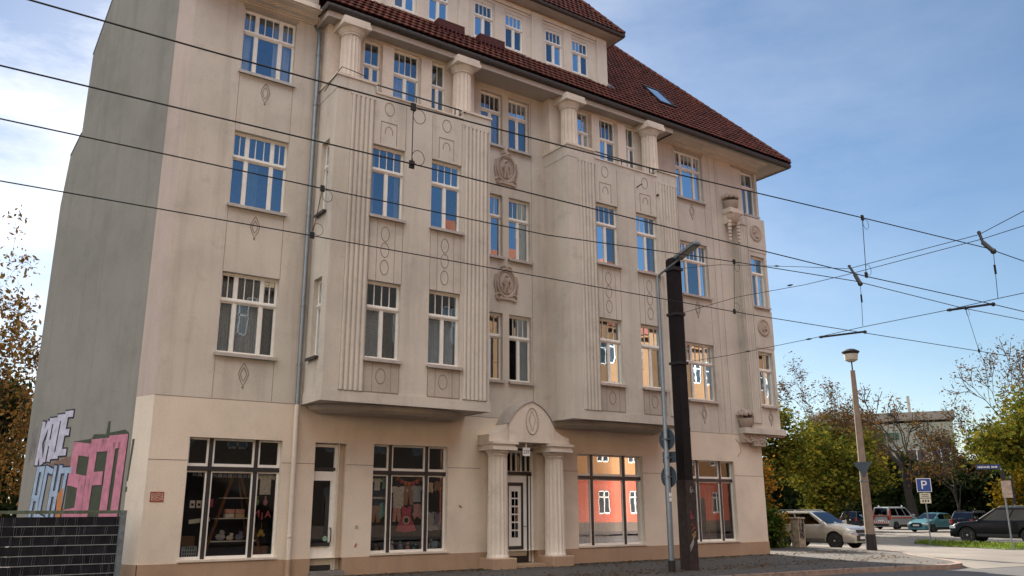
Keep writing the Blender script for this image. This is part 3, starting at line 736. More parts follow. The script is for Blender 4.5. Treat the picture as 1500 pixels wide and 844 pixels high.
# ---- roof
RS = 1.22
def rz(y): return 15.98 + RS * (y - 20.6)
def tiles(mb, P0, U, V, inside, nu, nv, su=.23, sv=.29):
    """clay tiles as small rounded pans: P0 origin, U along the eave, V up the slope (unit vectors)"""
    N = U.cross(V).normalized()
    for j in range(nv):
        for i in range(nu):
            u0 = i * su + (.5 * su if j % 2 else 0); v0 = j * sv
            if not inside(u0 + su / 2, v0 + sv * .4): continue
            vs = []; jit = rnd.uniform(-.004, .004)
            for k in range(5):
                t = k / 4; h = .012 + .03 * math.sin(math.pi * t) + jit
                for vv, lift in ((-.03, .05), (sv * .98, .0)):
                    vs.append(P0 + U * (u0 + su * .98 * t) + V * (v0 + vv - (.03 * math.sin(math.pi * t) if lift else 0)) + N * (h + lift))
            o = len(mb.v); fs = [(2 * k, 2 * k + 2, 2 * k + 3, 2 * k + 1) for k in range(4)]
            for k in range(5): vs.append(vs[2 * k] - N * .03)
            fs += [(2 * k, 10 + k, 11 + k, 2 * k + 2) for k in range(4)]
            mb.add(vs, fs, False)
SL = math.sqrt(1 + RS * RS); Vm = Vector((0, 1, RS)).normalized(); Um = Vector((1, 0, 0))
RIDGE = 25.9; HT = RIDGE - 20.6
base = MB()
HX = 29.08 - HT
base.poly([(7.95, 20.6, rz(20.6)), (29.08, 20.6, rz(20.6)), (HX, RIDGE, rz(RIDGE)), (6.3, RIDGE, rz(RIDGE)), (7.95, 21.5, rz(21.5))])
pk = Vector(gp(3.0, 20.3))
base.poly([(4.55, 21.45, rz(21.45)), (7.95, 21.45, rz(21.45)), (6.3, RIDGE, rz(RIDGE)), tuple(pk)])
base.poly([(29.08, 20.6, rz(20.6)), (29.08, 31.2, rz(20.6)), (HX, RIDGE, rz(RIDGE))])
base.poly([(29.08, 31.2, rz(20.6)), (4, 31.2, rz(20.6)), (6.3, RIDGE, rz(RIDGE)), (HX, RIDGE, rz(RIDGE))])
base.poly([gp(3.0, 20.3), (6.3, RIDGE, rz(RIDGE)), (4, 31.2, rz(20.6)), gp(5.2, 15.3)])
base.build('roof_underlay', M['tile'], house)
DX0, DX1, DF, DZ = 9.65, 19.55, 21.55, 19.08
def in_main(u, v):
    x = 7.95 + u; y = 20.6 + v / SL
    if y > RIDGE or x > 29.1 - (y - 20.6): return False
    if DX0 < x < DX1 and y > DF - .05 and rz(y) < DZ + .3: return False
    if SKY[0] < x < SKY[1] and SKY[2] < y < SKY[3]: return False
    return x > 7.9
SKY = (22.5, 23.4, 21.72, 22.72)
t = MB(); tiles(t, Vector((7.95, 20.6, rz(20.6))) , Um, Vm, in_main, 92, 30)
rf = t.build('roof', M['tile'], house)
t = MB(); tiles(t, Vector((29.08, 20.6, rz(20.6))), Vector((0, 1, 0)), Vector((-1, 0, RS)).normalized(), lambda u, v: v / SL < min(u, 10.6 - u), 46, 30); t.build('hip_slope', M['tile'], rf)
def ridge_caps(mb, A, B, r=.13, step=.32):
    A, B = Vector(A), Vector(B); n = max(1, int((B - A).length / step)); d = (B - A) / n
    for i in range(n): mb.tube([A + d * i, A + d * (i + 1.08)], [r * 1.08, r * .92], 8)
t = MB(); ridge_caps(t, (29.05, 20.63, rz(20.63)), (HX, RIDGE, rz(RIDGE))); ridge_caps(t, (HX, RIDGE, rz(RIDGE)), (6.3, RIDGE, rz(RIDGE)))
t.build('ridge_tile', M['tile'], rf)
s = MB()                                          # snow guard grille at the hip corner
for i in range(12):
    y = 20.95 + i * .07; x = 28.82 - i * .02
    s.tube([(x, y, rz(20.7) + .05), (x, y, rz(20.7) + .32)], .012, 4)
s.tube([(28.84, 20.9, rz(20.7) + .32), (28.6, 21.75, rz(20.7) + .32)], .014, 4); s.tube([(28.84, 20.9, rz(20.7) + .15), (28.6, 21.75, rz(20.7) + .15)], .014, 4)
s.build('snow_guard', M['galv'], rf)
# skylight
N_ = Um.cross(Vm).normalized()
def rp(x, y, n): p = Vector((x, y, rz(y))) + N_ * n; return tuple(p)
s = MB(); a, b, c, d = SKY
for x0, x1, y0, y1 in ((a, b, c, c + .07), (a, b, d - .07, d), (a, a + .08, c + .07, d - .07), (b - .08, b, c + .07, d - .07)):
    s.prism([rp(x0, y0, -.02), rp(x1, y0, -.02), rp(x1, y1, -.02), rp(x0, y1, -.02)], N_ * .13)
sk = s.build('skylight', M['dark_steel'], rf)
s = MB(); s.poly([rp(a + .06, c + .06, .09), rp(b - .06, c + .06, .09), rp(b - .06, d - .06, .09), rp(a + .06, d - .06, .09)]); s.build('skylight_pane', M['sky_pane'], sk)

# ---- big dormer
dm = MB(); DW = [(10.55, 11.32), (11.81, 12.57), (13.6, 14.36), (14.87, 15.63), (16.65, 17.41), (17.88, 18.66)]
wall(dm, DX0, DX1, 16.95, DZ, [(*w, 17.22, 18.6) for w in DW], DF, .06)
for x in (DX0, DX1): dm.poly([(x, DF, 16.95), (x, 23.3, 19.2), (x, 23.3, DZ), (x, DF, DZ)])
dob = dm.build('dormer', M['dormer'], house)
tr = MB()
for a, b in ((9.65, 10.13), (12.95, 13.35), (16.0, 16.48), (19.06, 19.55)):
    tr.box(a, b, DF - .07, DF - .001, 17.0, 19.0)
for a, b in ((11.36, 11.78), (14.42, 14.83), (17.46, 17.83)): tr.box(a, b, DF - .05, DF - .001, 17.1, 18.72)
for a, b in ((10.15, 12.93), (13.37, 15.98), (16.5, 19.04)):
    tr.box(a, b, DF - .03, DF - .001, 18.74, 18.8); tr.box(a, b, DF - .06, DF - .001, 18.86, 18.98); tr.box(a + .3, b - .25, DF - .09, DF - .001, 17.12, 17.17)
tr.build('dormer_pilaster', M['dormer'], dob)
for w in DW:
    window(*w, 17.22, 18.6, DF + .03, lights=(2, 2), split=.62, mat='frame_white', sill=False, curtain=('blind', 17.26, 18.56, full(*w)) if w[0] < 12 else None)
ev = MB(); X0, X1, EY = DX0 - .5, DX1 + .5, DF - .52
ev.box(X0 + .04, X1 - .04, EY + .04, DF, DZ, DZ + .05); ev.box(X0 + .04, DX0, DF, 23.1, DZ, DZ + .05); ev.box(DX1, X1 - .04, DF, 23.1, DZ, DZ + .05); ev.build('dormer_soffit', M['soffit'], dob)
gg = MB(); gg.tube([(X0, 23.2, DZ + .08), (X0, EY, DZ + .08), (X1, EY, DZ + .08), (X1, 23.2, DZ + .08)], .08, 8); gg.box(X0, X1, EY + .02, EY + .06, DZ + .02, DZ + .16); gg.box(X1 - .05, X1, EY + .06, 23.2, DZ + .02, DZ + .16); gg.build('dormer_gutter', M['metal'], dob)
DS = 1.4; DE = DZ + .17; DT = 2.65; DSL = math.sqrt(1 + DS * DS)
db = MB(); db.poly([(X0, EY, DE), (X1, EY, DE), (X1 - DT, EY + DT, DE + DS * DT), (X0 + DT, EY + DT, DE + DS * DT)])
yb = 20.6 + (DE - 15.98) / RS; yt = 20.6 + (DE + DS * DT - 15.98) / RS
db.poly([(X1, EY, DE), (X1, yb, DE), (X1 - DT, yt, DE + DS * DT), (X1 - DT, EY + DT, DE + DS * DT)]); db.poly([(X0, EY, DE), (X0, yb, DE), (X0 + DT, yt, DE + DS * DT), (X0 + DT, EY + DT, DE + DS * DT)])
db.poly([(X0 + DT, EY + DT, DE + DS * DT), (X1 - DT, EY + DT, DE + DS * DT), (X1 - DT, yt, DE + DS * DT), (X0 + DT, yt, DE + DS * DT)])
db.build('dormer_underlay', M['mullion'], dob)
t = MB(); W_ = X1 - X0
tiles(t, Vector((X0, EY, DE)), Um, Vector((0, 1, DS)).normalized(), lambda u, v: v / DSL < min(u, W_ - u, DT), 50, 18)
tiles(t, Vector((X1, EY, DE)), Vector((0, 1, 0)), Vector((-1, 0, DS)).normalized(), lambda u, v: v / DSL < min(u, DT), 22, 18)
ridge_caps(t, (X1, EY, DE + .02), (X1 - DT, EY + DT, DE + DS * DT + .02), .11)
ridge_caps(t, (X0, EY, DE + .02), (X0 + DT, EY + DT, DE + DS * DT + .02), .11)
t.build('dormer_roof', M['tile'], dob)
fl = MB(); fl.prism([rp(19.5, 21.45, .05), rp(19.85, 21.45, .05), rp(19.75, 21.75, .05), rp(19.56, 21.75, .05)], N_ * .02); fl.build('lead_flashing', M['galv'], dob)
for x, lab in ((11.9, 'left dark red planter box on the roof tiles below the blinds'), (13.5, 'right dark red planter box on the roof tiles under the dormer window')):
    b = MB()
    for k in range(5): b.obox((x + .5, 21.15, rz(21.15) + .1 + k * .062), (.5, 0, 0), (0, .14, 0), (0, 0, .022))
    for k in range(7): b.box(x + .02 + k * .155, x + .05 + k * .155, 20.98, 21.03, rz(21.0) + .02, rz(21.0) + .36)
    b.box(x + .02, x + .98, 21.03, 21.27, rz(21.1) + .02, rz(21.1) + .08)
    o = b.build('planter_box', M['planter']); tag(o, lab, 'planter', 'planter boxes on the roof')

# ---- small fittings on the ground floor wall
b = MB(); b.box(4.74, 5.03, YW - .008, YW - .001, 1.87, 2.08); o = b.build('wall_stencil', plain('stencil_pale', (.5, .36, .28), .9), house)
b = MB(); 
for q in ((4.73, 5.04, 1.86, 1.885), (4.73, 5.04, 2.065, 2.09), (4.73, 4.75, 1.885, 2.065), (5.02, 5.04, 1.885, 2.065)): b.box(q[0], q[1], YW - .011, YW - .001, q[2], q[3])
q = random.Random(3)
for i in range(4): b.tube([(4.78 + .22 * j / 5, YW - .009, 1.91 + .042 * i + q.uniform(-.018, .018)) for j in range(6)], .008, 4)
b.build('stencil_lines', plain('stencil_red', (.30, .045, .035), .9), o)
b = MB(); b.box(10.0, 10.07, YW - .03, YW - .001, 1.2, 1.26); b.build('door_bell', M['sill'], house)
b = MB(); b.lathe([(.03, 0), (.03, -.05), (.05, -.06)], (20.6, YO - .0, 12.55), 8, 'Y') ; b.tube([(19.6, YO - .02, 12.62), (19.6, YO - .16, 12.66), (19.7, YO - .2, 12.72)], .02, 6); b.build('wall_hook', M['dark_steel'], house)
st = MB()
q = random.Random(9)
for cx, cz, s in ((13.3, 1.75, .06), (10.05, .75, .07)):
    st.tube([(cx + q.uniform(-s, s), YW - .006, cz + q.uniform(-s, s)) for i in range(8)], .007, 4)
st.build('graffiti_tag', plain('tag_red', (.4, .14, .12), .8), house)
# ------------------------------------------------------------------ graffiti on the gable
GL = {'K': [[(.12, 0), (.12, 1)], [(.9, 1), (.2, .5), (.92, 0)]], 'A': [[(.1, 0), (.12, 1), (.88, 1), (.9, 0)], [(.1, .42), (.9, .42)]],
      'O': [[(.12, 0), (.12, 1), (.88, 1), (.88, 0), (.12, 0)]], 'E': [[(.9, 1), (.1, 1), (.1, 0), (.9, 0)], [(.1, .52), (.8, .52)]],
      'C': [[(.9, .95), (.15, 1), (.1, .05), (.9, 0)]], 'H': [[(.12, 0), (.12, 1)], [(.88, 0), (.88, 1)], [(.12, .5), (.88, .5)]],
      'T': [[(0, .95), (1, .95)], [(.5, .95), (.5, 0)]], 'S': [[(.92, .92), (.12, .95), (.1, .52), (.88, .48), (.88, .05), (.05, .02)]],
      'F': [[(.12, 0), (.14, .97), (.95, .97)], [(.14, .52), (.8, .52)]]}
def stroke(mb, pts, w, put, out):
    for i in range(len(pts) - 1):
        a, b = Vector(pts[i]), Vector(pts[i + 1]); d = (b - a).normalized(); n = Vector((-d.y, d.x)) * w; e = d * w * .98
        o = out + .0004 * (i + 1)
        mb.quad(put(*(a - e - n), o), put(*(b + e - n), o), put(*(b + e + n), o), put(*(a - e + n), o))
def word(txt, Ls, Le, z0, z1, fill, line, w=.09, lw=.05, skew=.1, rise=0, name='graffiti'):
    f = MB(); l = MB(); n = len(txt); cw = (Ls - Le) / n
    for k, ch in enumerate(txt):
        for j, st in enumerate(GL[ch]):
            pts = [((k + .1 + .78 * u + skew * v) * cw, z0 + (z1 - z0) * v + rise * k) for u, v in st]
            put = lambda a, z, o: gp(Ls - a, z, o)
            stroke(l, pts, w + lw, put, .004 + .002 * j + .001 * k); stroke(f, pts, w, put, .014 + .002 * j + .001 * k)
    o = l.build(name, line, house); f.build('letter_fill', fill, o)
    return o
P_ = lambda n, c: plain(n, c, .7, var=.18, scale=5)
b = MB(); b.poly([gp(*p, .003) for p in ((5.1, 2.75), (4.2, 2.95), (3.5, 3.05), (3.42, 2.7), (4.3, 2.55), (5.15, 2.6))]); b.build('graffiti_smear', P_('smear_brown', (.20, .12, .09)), house)
word('KAOE', 5.3, 3.75, 2.95, 3.95, P_('spray_lilac', (.50, .50, .62)), P_('spray_outline', (.03, .018, .03)), .085, .04, .3, .07)
word('ACHT', 5.3, 3.5, 1.45, 2.75, P_('spray_blue', (.33, .43, .58)), P_('spray_navy', (.025, .03, .07)), .075, .04, .3, .0)
b = MB(); b.poly([gp(*p, .02) for p in ((3.62, 1.5), (3.85, 1.5), (3.9, 2.1), (3.62, 2.25))]); b.build('graffiti_flash', P_('spray_orange', (.5, .2, .07)), house)
b = MB(); b.poly([gp(*p, .003) for p in ((3.52, 1.4), (3.5, 2.4), (3.45, 3.2), (3.4, 3.42), (2.6, 3.45), (2.5, 3.56), (1.95, 3.53), (1.9, 3.85), (1.8, 3.85), (1.78, 3.56), (1.1, 3.6), (.93, 3.52), (.95, 1.4))])
gb = b.build('graffiti_background', P_('spray_green', (.05, .06, .035)), house)
word('SFO', 3.5, 1.0, 1.5, 3.32, P_('spray_pink', (.52, .20, .28)), P_('spray_green2', (.05, .06, .035)), .165, .02, .1)
q = random.Random(14); dr = MB()
for i in range(26):
    L = q.uniform(1.05, 3.4); z = q.choice((3.42, 3.3, 2.45, 2.3)); h = q.uniform(.1, .4); w_ = q.uniform(.006, .016)
    dr.quad(gp(L, z, .03), gp(L - w_, z, .03), gp(L - w_ * .7, z - h, .03), gp(L - w_ * .3, z - h, .03))
dr.build('paint_drips', P_('drip_green', (.06, .07, .045)), gb)
b = MB(); b.quad(gp(.8, 2.35, .004), gp(.74, 2.35, .004), gp(.64, 3.35, .004), gp(.74, 3.35, .004)); b.quad(gp(.82, 2.1, .004), gp(.74, 2.1, .004), gp(.73, 2.22, .004), gp(.81, 2.22, .004)); b.build('graffiti_stroke', P_('spray_green3', (.07, .08, .05)), house)
b = MB()
for i in range(5):
    stroke(b, [(.02 + .11 * i, 0), (.05 + .11 * i, .3), (.1 + .11 * i, .05 * (i % 3))], .014, lambda a, z, o: gp(5.72 - a * .6, 3.0 + z * 2.6 + .25 * a, o), .004)
b.build('graffiti_tag', P_('spray_grey', (.22, .2, .2)), house)

# ------------------------------------------------------------------ fence with woven privacy strips
fe = thing('privacy_fence', 'dark woven privacy strip fence with grey post beside the graffiti wall', 'fence', (-1, 21.5, 0))
b = MB(); b.box(-9, 4.24, 21.47, 21.53, 1.6, 1.67); b.build('top_rail', plain('mossy_rail', (.10, .13, .09), .8, var=.4, scale=9), fe)
for x in (4.17, 1.65 - 2.4, -3.25, -5.75):
    b = MB(); b.box(x - .06, x + .06, 21.44, 21.56, -.12, 1.665); b.build('post', plain('fence_post', (.17, .20, .22), .6, .3, .3, 10), fe)
dk = plain('privacy_strip', (.012, .013, .018), .7, var=.6, scale=3, spec=.2)
ws = MB()
for k in range(8):
    z = -.1 + k * .205; b = MB(); n = 200; vs = []
    for i in range(n + 1):
        x = -9 + 13.1 * i / n; y = 21.5 + .012 * math.sin(i * .78 * 2 + (k % 2) * math.pi) + .004 * math.sin(i * 2.3 + k)
        vs += [(x, y, z + .008), (x, y, z + .1), (x, y, z + .196)]
    fs = []
    for i in range(n): fs += [(3 * i, 3 * i + 3, 3 * i + 4, 3 * i + 1), (3 * i + 1, 3 * i + 4, 3 * i + 5, 3 * i + 2)]
    b.add(vs, fs, True); b.build('privacy_strip', dk, fe)
    for dz in (0,): ws.tube([(-9, 21.482, z + dz), (4.1, 21.482, z + dz)], .0035, 4)
    for i in range(66):
        if (i + k) % 2 == 0 or rnd.random() < .25:
            x = -9 + i * .2 + rnd.uniform(-.05, .05); ws.tube([(x, 21.484, z), (x + rnd.uniform(-.015, .015), 21.483, z + .2)], .0022, 4); ws.tube([(x + .04, 21.484, z), (x + .04 + rnd.uniform(-.02, .02), 21.483, z + .2)], .0018, 4)
ws.build('wire_mesh', plain('mesh_wire', (.20, .21, .22), .6, .2), fe)

# ------------------------------------------------------------------ shop displays (things inside the two left shop windows)
def tagm(o, lab, cat, group=None): return tag(o, lab, cat, group)
wood = plain('ladder_wood', (.20, .10, .05), .7, scale=14)
ld = thing('wooden_ladder', 'wooden step ladder standing as display shelf in the left shop window', 'ladder', (6.75, 22.2, .5))
for s in (-1, 1):
    b = MB(); b.tube([(6.9 + s * .08, 22.12, 2.55), (6.9 + s * .74, 22.0, .5)], .035, 6); b.build('leg', wood, ld)
    b = MB(); b.tube([(6.9 + s * .08, 22.25, 2.5), (6.9 + s * .6, 22.6, .5)], .028, 6); b.build('leg', wood, ld)
for z, w in ((1.95, .22), (1.45, .36), (.9, .5)):
    b = MB(); b.box(6.9 - w - .12, 6.9 + w + .12, 22.03, 22.4, z, z + .025); b.build('shelf', M['white'], ld)
ink = plain('print_dark', (.05, .05, .06), .8)
cols = [(.78, .78, .74), (.20, .52, .52), (.66, .12, .2), (.72, .40, .36), (.5, .52, .56), (.42, .26, .17), (.70, .56, .36), (.26, .3, .46)]
cm = [plain('cloth_%s' % n, c, .9, var=.2, scale=18) for n, c in zip(('white', 'teal', 'red', 'salmon', 'grey', 'brown', 'sand', 'navy'), cols)]
def garment(kind, x, z, s, m, lab, y=21.95):
    b = MB(); x += .1; s *= 1.08
    if kind == 'shirt': o = [(-.5, .35), (-.28, .5), (-.1, .5), (0, .44), (.1, .5), (.28, .5), (.5, .35), (.4, .18), (.27, .26), (.27, -.5), (-.27, -.5), (-.27, .26), (-.4, .18)]
    elif kind == 'trousers': o = [(-.26, .5), (.26, .5), (.32, -.5), (.08, -.5), (0, .12), (-.08, -.5), (-.32, -.5)]
    elif kind == 'dress': o = [(-.25, .5), (-.12, .5), (0, .4), (.12, .5), (.25, .5), (.2, .15), (.48, -.5), (0, -.56), (-.48, -.5), (-.2, .15)]
    else: o = [(-.3, .45), (-.1, .5), (.1, .5), (.3, .45), (.26, .05), (.35, -.1), (.22, -.4), (.06, -.25), (-.06, -.25), (-.22, -.4), (-.35, -.1), (-.26, .05)]
    b.prism([(x + s * p, y + .01 * math.sin(p * 9), z + s * q) for p, q in o], (0, .025, 0))
    ob = b.build('hung_' + ('shirt' if kind == 'shirt' else 'trousers' if kind == 'trousers' else 'dress' if kind == 'dress' else 'romper'), m)
    h = MB(); h.tube([(x, y + .012, z + s * .5), (x, y + .012, z + s * .5 + .05), (x + .02, y + .012, z + s * .5 + .08)], .005, 4); h.build('hanger', M['galv'], ob)
    return tag(ob, lab, 'garment', 'children clothes hung in the shop windows')
GA = [('shirt', 10.68, 2.35, .3, 0, 'small white shirt at the top left of the clothes window'), ('trousers', 10.93, 2.38, .27, 1, 'small teal trousers near the top left of the clothes window'),
      ('trousers', 10.66, 1.55, .42, 5, 'brown trousers hung at left below the shoes'), ('romper', 10.92, 1.6, .46, 1, 'teal patterned romper hung left of the window mullion'),
      ('shirt', 11.36, 2.0, .56, 0, 'long pale shirt hung left of centre in the clothes window'), ('trousers', 11.68, 2.05, .48, 5, 'dark brown trousers hung in the middle of the clothes window'),
      ('shirt', 11.95, 2.1, .42, 4, 'grey patterned top hung right of the brown trousers'), ('dress', 11.62, 1.42, .62, 2, 'red dress with round emblem in the middle of the window'),
      ('trousers', 11.32, 1.55, .4, 3, 'salmon shorts hung left of the red dress'), ('romper', 11.98, 1.58, .44, 3, 'salmon dungarees hung right of the red dress'),
      ('romper', 12.38, 2.25, .32, 6, 'sand coloured romper in the right column at the top'), ('romper', 12.62, 2.3, .3, 5, 'brown romper at the far right top of the window'),
      ('dress', 12.42, 1.35, .46, 4, 'grey dress hung low in the right column'), ('dress', 12.66, 1.35, .44, 7, 'dark blue dress hung low at the far right')]
for k in GA:
    o = garment(k[0], k[1], k[2], k[3], cm[k[4]], k[5])
    if 'emblem' in k[5]:
        b = MB(); b.lathe([(.11, 0), (.11, -.004), (.07, -.004)], (k[1] + .1, 21.947, k[2] - .05), 16, 'Y'); b.build('emblem', M['white'], o)
        b = MB(); b.lathe([(.075, 0), (.075, -.003), (.01, -.003)], (k[1] + .1, 21.942, k[2] - .05), 16, 'Y'); b.build('emblem_centre', ink, o)
o = garment('shirt', 7.5, 2.32, .5, cm[0], 'pale child shirt hung at the right of the left shop window')
for k in range(4):
    b = MB(); x = 10.74 + k * .1; b.ball((x, 22.02, 1.98), .055, 8, (1.1, .7, .6)); b.ball((x + .01, 21.97, 1.97), .03, 6); o = b.build('baby_shoe', cm[0]); tag(o, 'small pale baby shoe in the row under the little trousers', 'shoe', 'row of baby shoes')
def bunting(name, x0, x1, z, n, mats, lab, sag=.1):
    b = MB(); b.tube([(x0 + (x1 - x0) * i / 12, 22.0, z - sag * math.sin(math.pi * i / 12)) for i in range(13)], .004, 4)
    o = b.build(name, M['white']); tag(o, lab, 'bunting')
    for i in range(n):
        t = (i + .5) / n; x = x0 + (x1 - x0) * t; zz = z - sag * math.sin(math.pi * t)
        f = MB(); f.prism([(x - .055, 21.995, zz), (x + .055, 21.995, zz), (x + .045, 21.995, zz - .12), (x, 21.995, zz - .09), (x - .045, 21.995, zz - .12)], (0, .006, 0)); f.build('pennant', mats[i % len(mats)], o)
orange = plain('felt_orange', (.7, .22, .07), .9)
bunting('bunting', 11.38, 12.25, 2.62, 7, [orange, cm[2], orange], 'orange pennant bunting across the middle pane of the clothes window', .2)
bunting('bunting', 5.75, 7.75, 2.6, 16, [cm[7], cm[4]], 'dark pennant bunting along the top of the left shop window', .03)
for k, x in enumerate((5.82, 5.98, 6.13)):
    b = MB(); b.box(x - .06, x + .06, 22.0, 22.008, 1.72, 1.9); o = b.build('postcard', M['white']); b = MB(); b.box(x - .03, x + .03, 21.996, 21.999, 1.77, 1.83); b.build('motif', ink, o)
    tag(o, 'white card with small dark motif hung in a row in the left pane', 'card', 'row of white cards')
b = MB(); b.box(6.2, 6.32, 22.0, 22.008, 1.74, 1.94); tag(b.build('postcard', cm[2]), 'red card at the right end of the row of white cards', 'card')
b = MB(); b.obox((6.02, 22.0, 1.42), (.25, 0, .03), (0, .004, 0), (-.005, 0, .05)); tag(b.build('fabric_banner', M['white']), 'small pale banner with dark left end hung in the left pane', 'banner')
b = MB(); b.box(5.64, 6.0, 21.92, 22.12, .55, .82); lb = tag(b.build('light_box', plain('lightbox_blue', (.30, .42, .50), .5)), 'pale blue letter light box on the shop window floor', 'light box')
b = MB(); q = random.Random(2)
for r_ in range(3):
    for i in range(6 if r_ else 4): x = 5.67 + i * .054 + (.06 if r_ == 0 else 0); b.box(x, x + .03, 21.914, 21.919, .75 - r_ * .085, .80 - r_ * .085)
b.build('letter_tile', ink, lb)
b = MB(); b.box(5.7, 6.02, 22.25, 22.45, .55, 1.05); tag(b.build('cardboard_box', plain('cardboard', (.24, .15, .09), .9)), 'brown cardboard box behind the blue light box', 'box')
pk_ = plain('letter_pink', (.8, .22, .24), .6)
for k, (ch, x, z) in enumerate((('M', 7.42, 1.57), ('I', 7.58, 1.5), ('A', 7.73, 1.55))):
    o = text_obj(ch, .26, pk_, (x, 22.0, z), (R(90), 0, 0), 'decorative_letter', None, .01); tag(o, 'pink decorative letter %s hung in the right pane of the left shop window' % ch, 'letter')
b = MB(); b.ball((7.58, 22.0, 1.12), .07, 8, (1, .7, 1.1)); b.tube([(7.58, 22.0, 1.18), (7.59, 22.0, 1.36)], .006, 4); b.ball((7.52, 21.99, 1.05), .05, 6); b.ball((7.64, 21.99, 1.05), .05, 6); tag(b.build('hanging_toy', plain('toy_yellow', (.55, .38, .10), .8)), 'yellow hanging toy below the pink letters', 'toy')
for k, (x, m, w) in enumerate(((7.44, plain('toy_green', (.28, .46, .2), .8), 'green'), (7.66, plain('toy_rose', (.6, .3, .38), .8), 'rose'))):
    b = MB(); b.ball((x, 22.05, 1.86), .06, 8, (1, .7, 1.5)); b.ball((x, 22.05, 1.98), .035, 8); tag(b.build('hanging_toy', m), 'small %s cloth toy hung under the pale shirt' % w, 'toy')
for k, (x, z) in enumerate(((6.78, 1.53), (6.78, 1.64), (7.04, 1.53), (7.04, 1.64))):
    b = MB(); b.box(x - .11, x + .11, 22.08, 22.25, z - .05, z + .05); b.box(x - .07, x + .07, 22.07, 22.079, z - .03, z + .03); tag(b.build('gift_box', cm[(0, 3, 6, 3)[k]]), 'small patterned gift box stacked on the middle ladder shelf', 'box', 'gift boxes on the ladder')
for k, (x, s) in enumerate(((6.62, .11), (6.86, .08), (7.1, .1))):
    b = MB(); b.ball((x, 22.2, .93 + s * .8), s, 8, (1.2, 1, .8)); b.ball((x + .03, 22.15, .93 + s * 1.7), s * .6, 8); b.ball((x - .02, 22.13, .93 + s * 2.1), s * .25, 6); tag(b.build('plush_toy', cm[(4, 0, 7)[k]]), ('grey', 'pale', 'dark blue')[k] + ' plush toy sitting on the lowest ladder shelf', 'toy')
q = random.Random(12)
for k in range(9):
    x = 10.62 + k * .25; b = MB(); s = q.uniform(.05, .1); b.lathe([(s * .6, .52), (s, .56), (s * .9, .52 + 2 * s), (s * .5, .54 + 2.2 * s)], (x, 22.05 + q.uniform(0, .2), 0), 10); b.ball((x, 22.1, .56 + 2.6 * s), s * .6, 6)
    tag(b.build('toy_figure', cm[q.randrange(8)]), 'small toy figure in the row along the floor of the clothes window', 'toy', 'toys on the clothes window floor')
b = MB(); b.box(7.42, 7.78, 22.0, 22.25, .55, .78); tag(b.build('cardboard_box', wood), 'low wooden crate at the right of the left shop window floor', 'box')
b = MB(); b.box(12.55, 12.75, 21.95, 22.05, .6, .8); tag(b.build('gift_box', plain('box_blue', (.2, .36, .5), .6)), 'light blue box at lower right of the clothes window', 'box')

# ------------------------------------------------------------------ ground
def sheet(name, pts, z, mat):
    b = MB(); b.poly([(x, y, z) for x, y in pts]); return tag(b.build(name, mat), kind='structure')
def asphalt(name, col, patch):
    m, nt, b = new_mat(name)
    n1 = noise(nt, .35, 6, .6); n2 = noise(nt, 60, 3, .7)
    c = ramp(nt, n1.outputs['Fac'], [(.3, tuple(k * .75 for k in col)), (.5, col), (.72, patch)])
    c = mix(nt, c, ramp(nt, n2.outputs['Fac'], [(.3, (.7,) * 3), (.7, (1.25,) * 3)]), 1, 'MULTIPLY')
    nt.links.new(c, b.inputs['Base Color']); b.inputs['Roughness'].default_value = .85; bump(nt, b, n2.outputs['Fac'], .3, .01)
    return m
def setts(name, c1, c2, mortar, scale):
    m, nt, b = new_mat(name)
    br = nt.nodes.new('ShaderNodeTexBrick'); br.inputs['Scale'].default_value = scale
    br.inputs['Color1'].default_value = (*c1, 1); br.inputs['Color2'].default_value = (*c2, 1); br.inputs['Mortar'].default_value = (*mortar, 1)
    br.inputs['Mortar Size'].default_value = .035; br.inputs['Brick Width'].default_value = .55; br.inputs['Row Height'].default_value = .5; br.inputs['Bias'].default_value = 0
    mp = nt.nodes.new('ShaderNodeMapping'); tc = nt.nodes.new('ShaderNodeTexCoord'); mp.inputs['Rotation'].default_value = (0, 0, R(38))
    nt.links.new(tc.outputs['Object'], mp.inputs['Vector']); nt.links.new(mp.outputs[0], br.inputs['Vector'])
    n1 = noise(nt, .5, 6, .65); c = mix(nt, br.outputs['Color'], ramp(nt, n1.outputs['Fac'], [(.3, (.7,) * 3), (.7, (1.2,) * 3)]), 1, 'MULTIPLY')
    nt.links.new(c, b.inputs['Base Color']); b.inputs['Roughness'].default_value = .88
    inv = nt.nodes.new('ShaderNodeMath'); inv.operation = 'SUBTRACT'; inv.inputs[0].default_value = 1; nt.links.new(br.outputs['Fac'], inv.inputs[1])
    bump(nt, b, inv.outputs[0], .5, .012)
    return m
M['asphalt'] = asphalt('asphalt', (.06, .06, .065), (.085, .083, .08))
M['pale_asphalt'] = asphalt('worn_side_street', (.14, .125, .11), (.20, .175, .15))
M['setts'] = setts('pavement_setts', (.05, .046, .044), (.085, .075, .068), (.022, .02, .018), 9)
M['kerb'] = plain('kerb_granite', (.24, .17, .135), .85, var=.25, scale=5)
M['earth'] = plain('leaf_litter_earth', (.07, .055, .04), .95, var=.4, scale=2)
sheet('ground', [(-500, -500), (700, -500), (700, 700), (-500, 700)], -.125, M['asphalt'])
KE = [(-60, 16.6), (10, 15.8), (18.2, 15.22), (22.2, 14.95), (24.6, 14.5), (25.9, 14.15), (26.9, 14.3), (27.9, 15.0), (28.9, 16.1), (30.2, 17.7), (31.9, 19.1), (33.0, 20.3), (33.5, 22), (33.7, 26), (33.8, 90)]
sheet('pavement', KE + [(28.5, 90), (28.5, 27.5), (27, 21.7), (-60, 21.7)], 0, M['setts'])
sheet('side_street', [(26.5, 13.7), (60, 10), (200, -10), (200, 200), (33.6, 200), (33.6, 20)], -.118, M['pale_asphalt'])
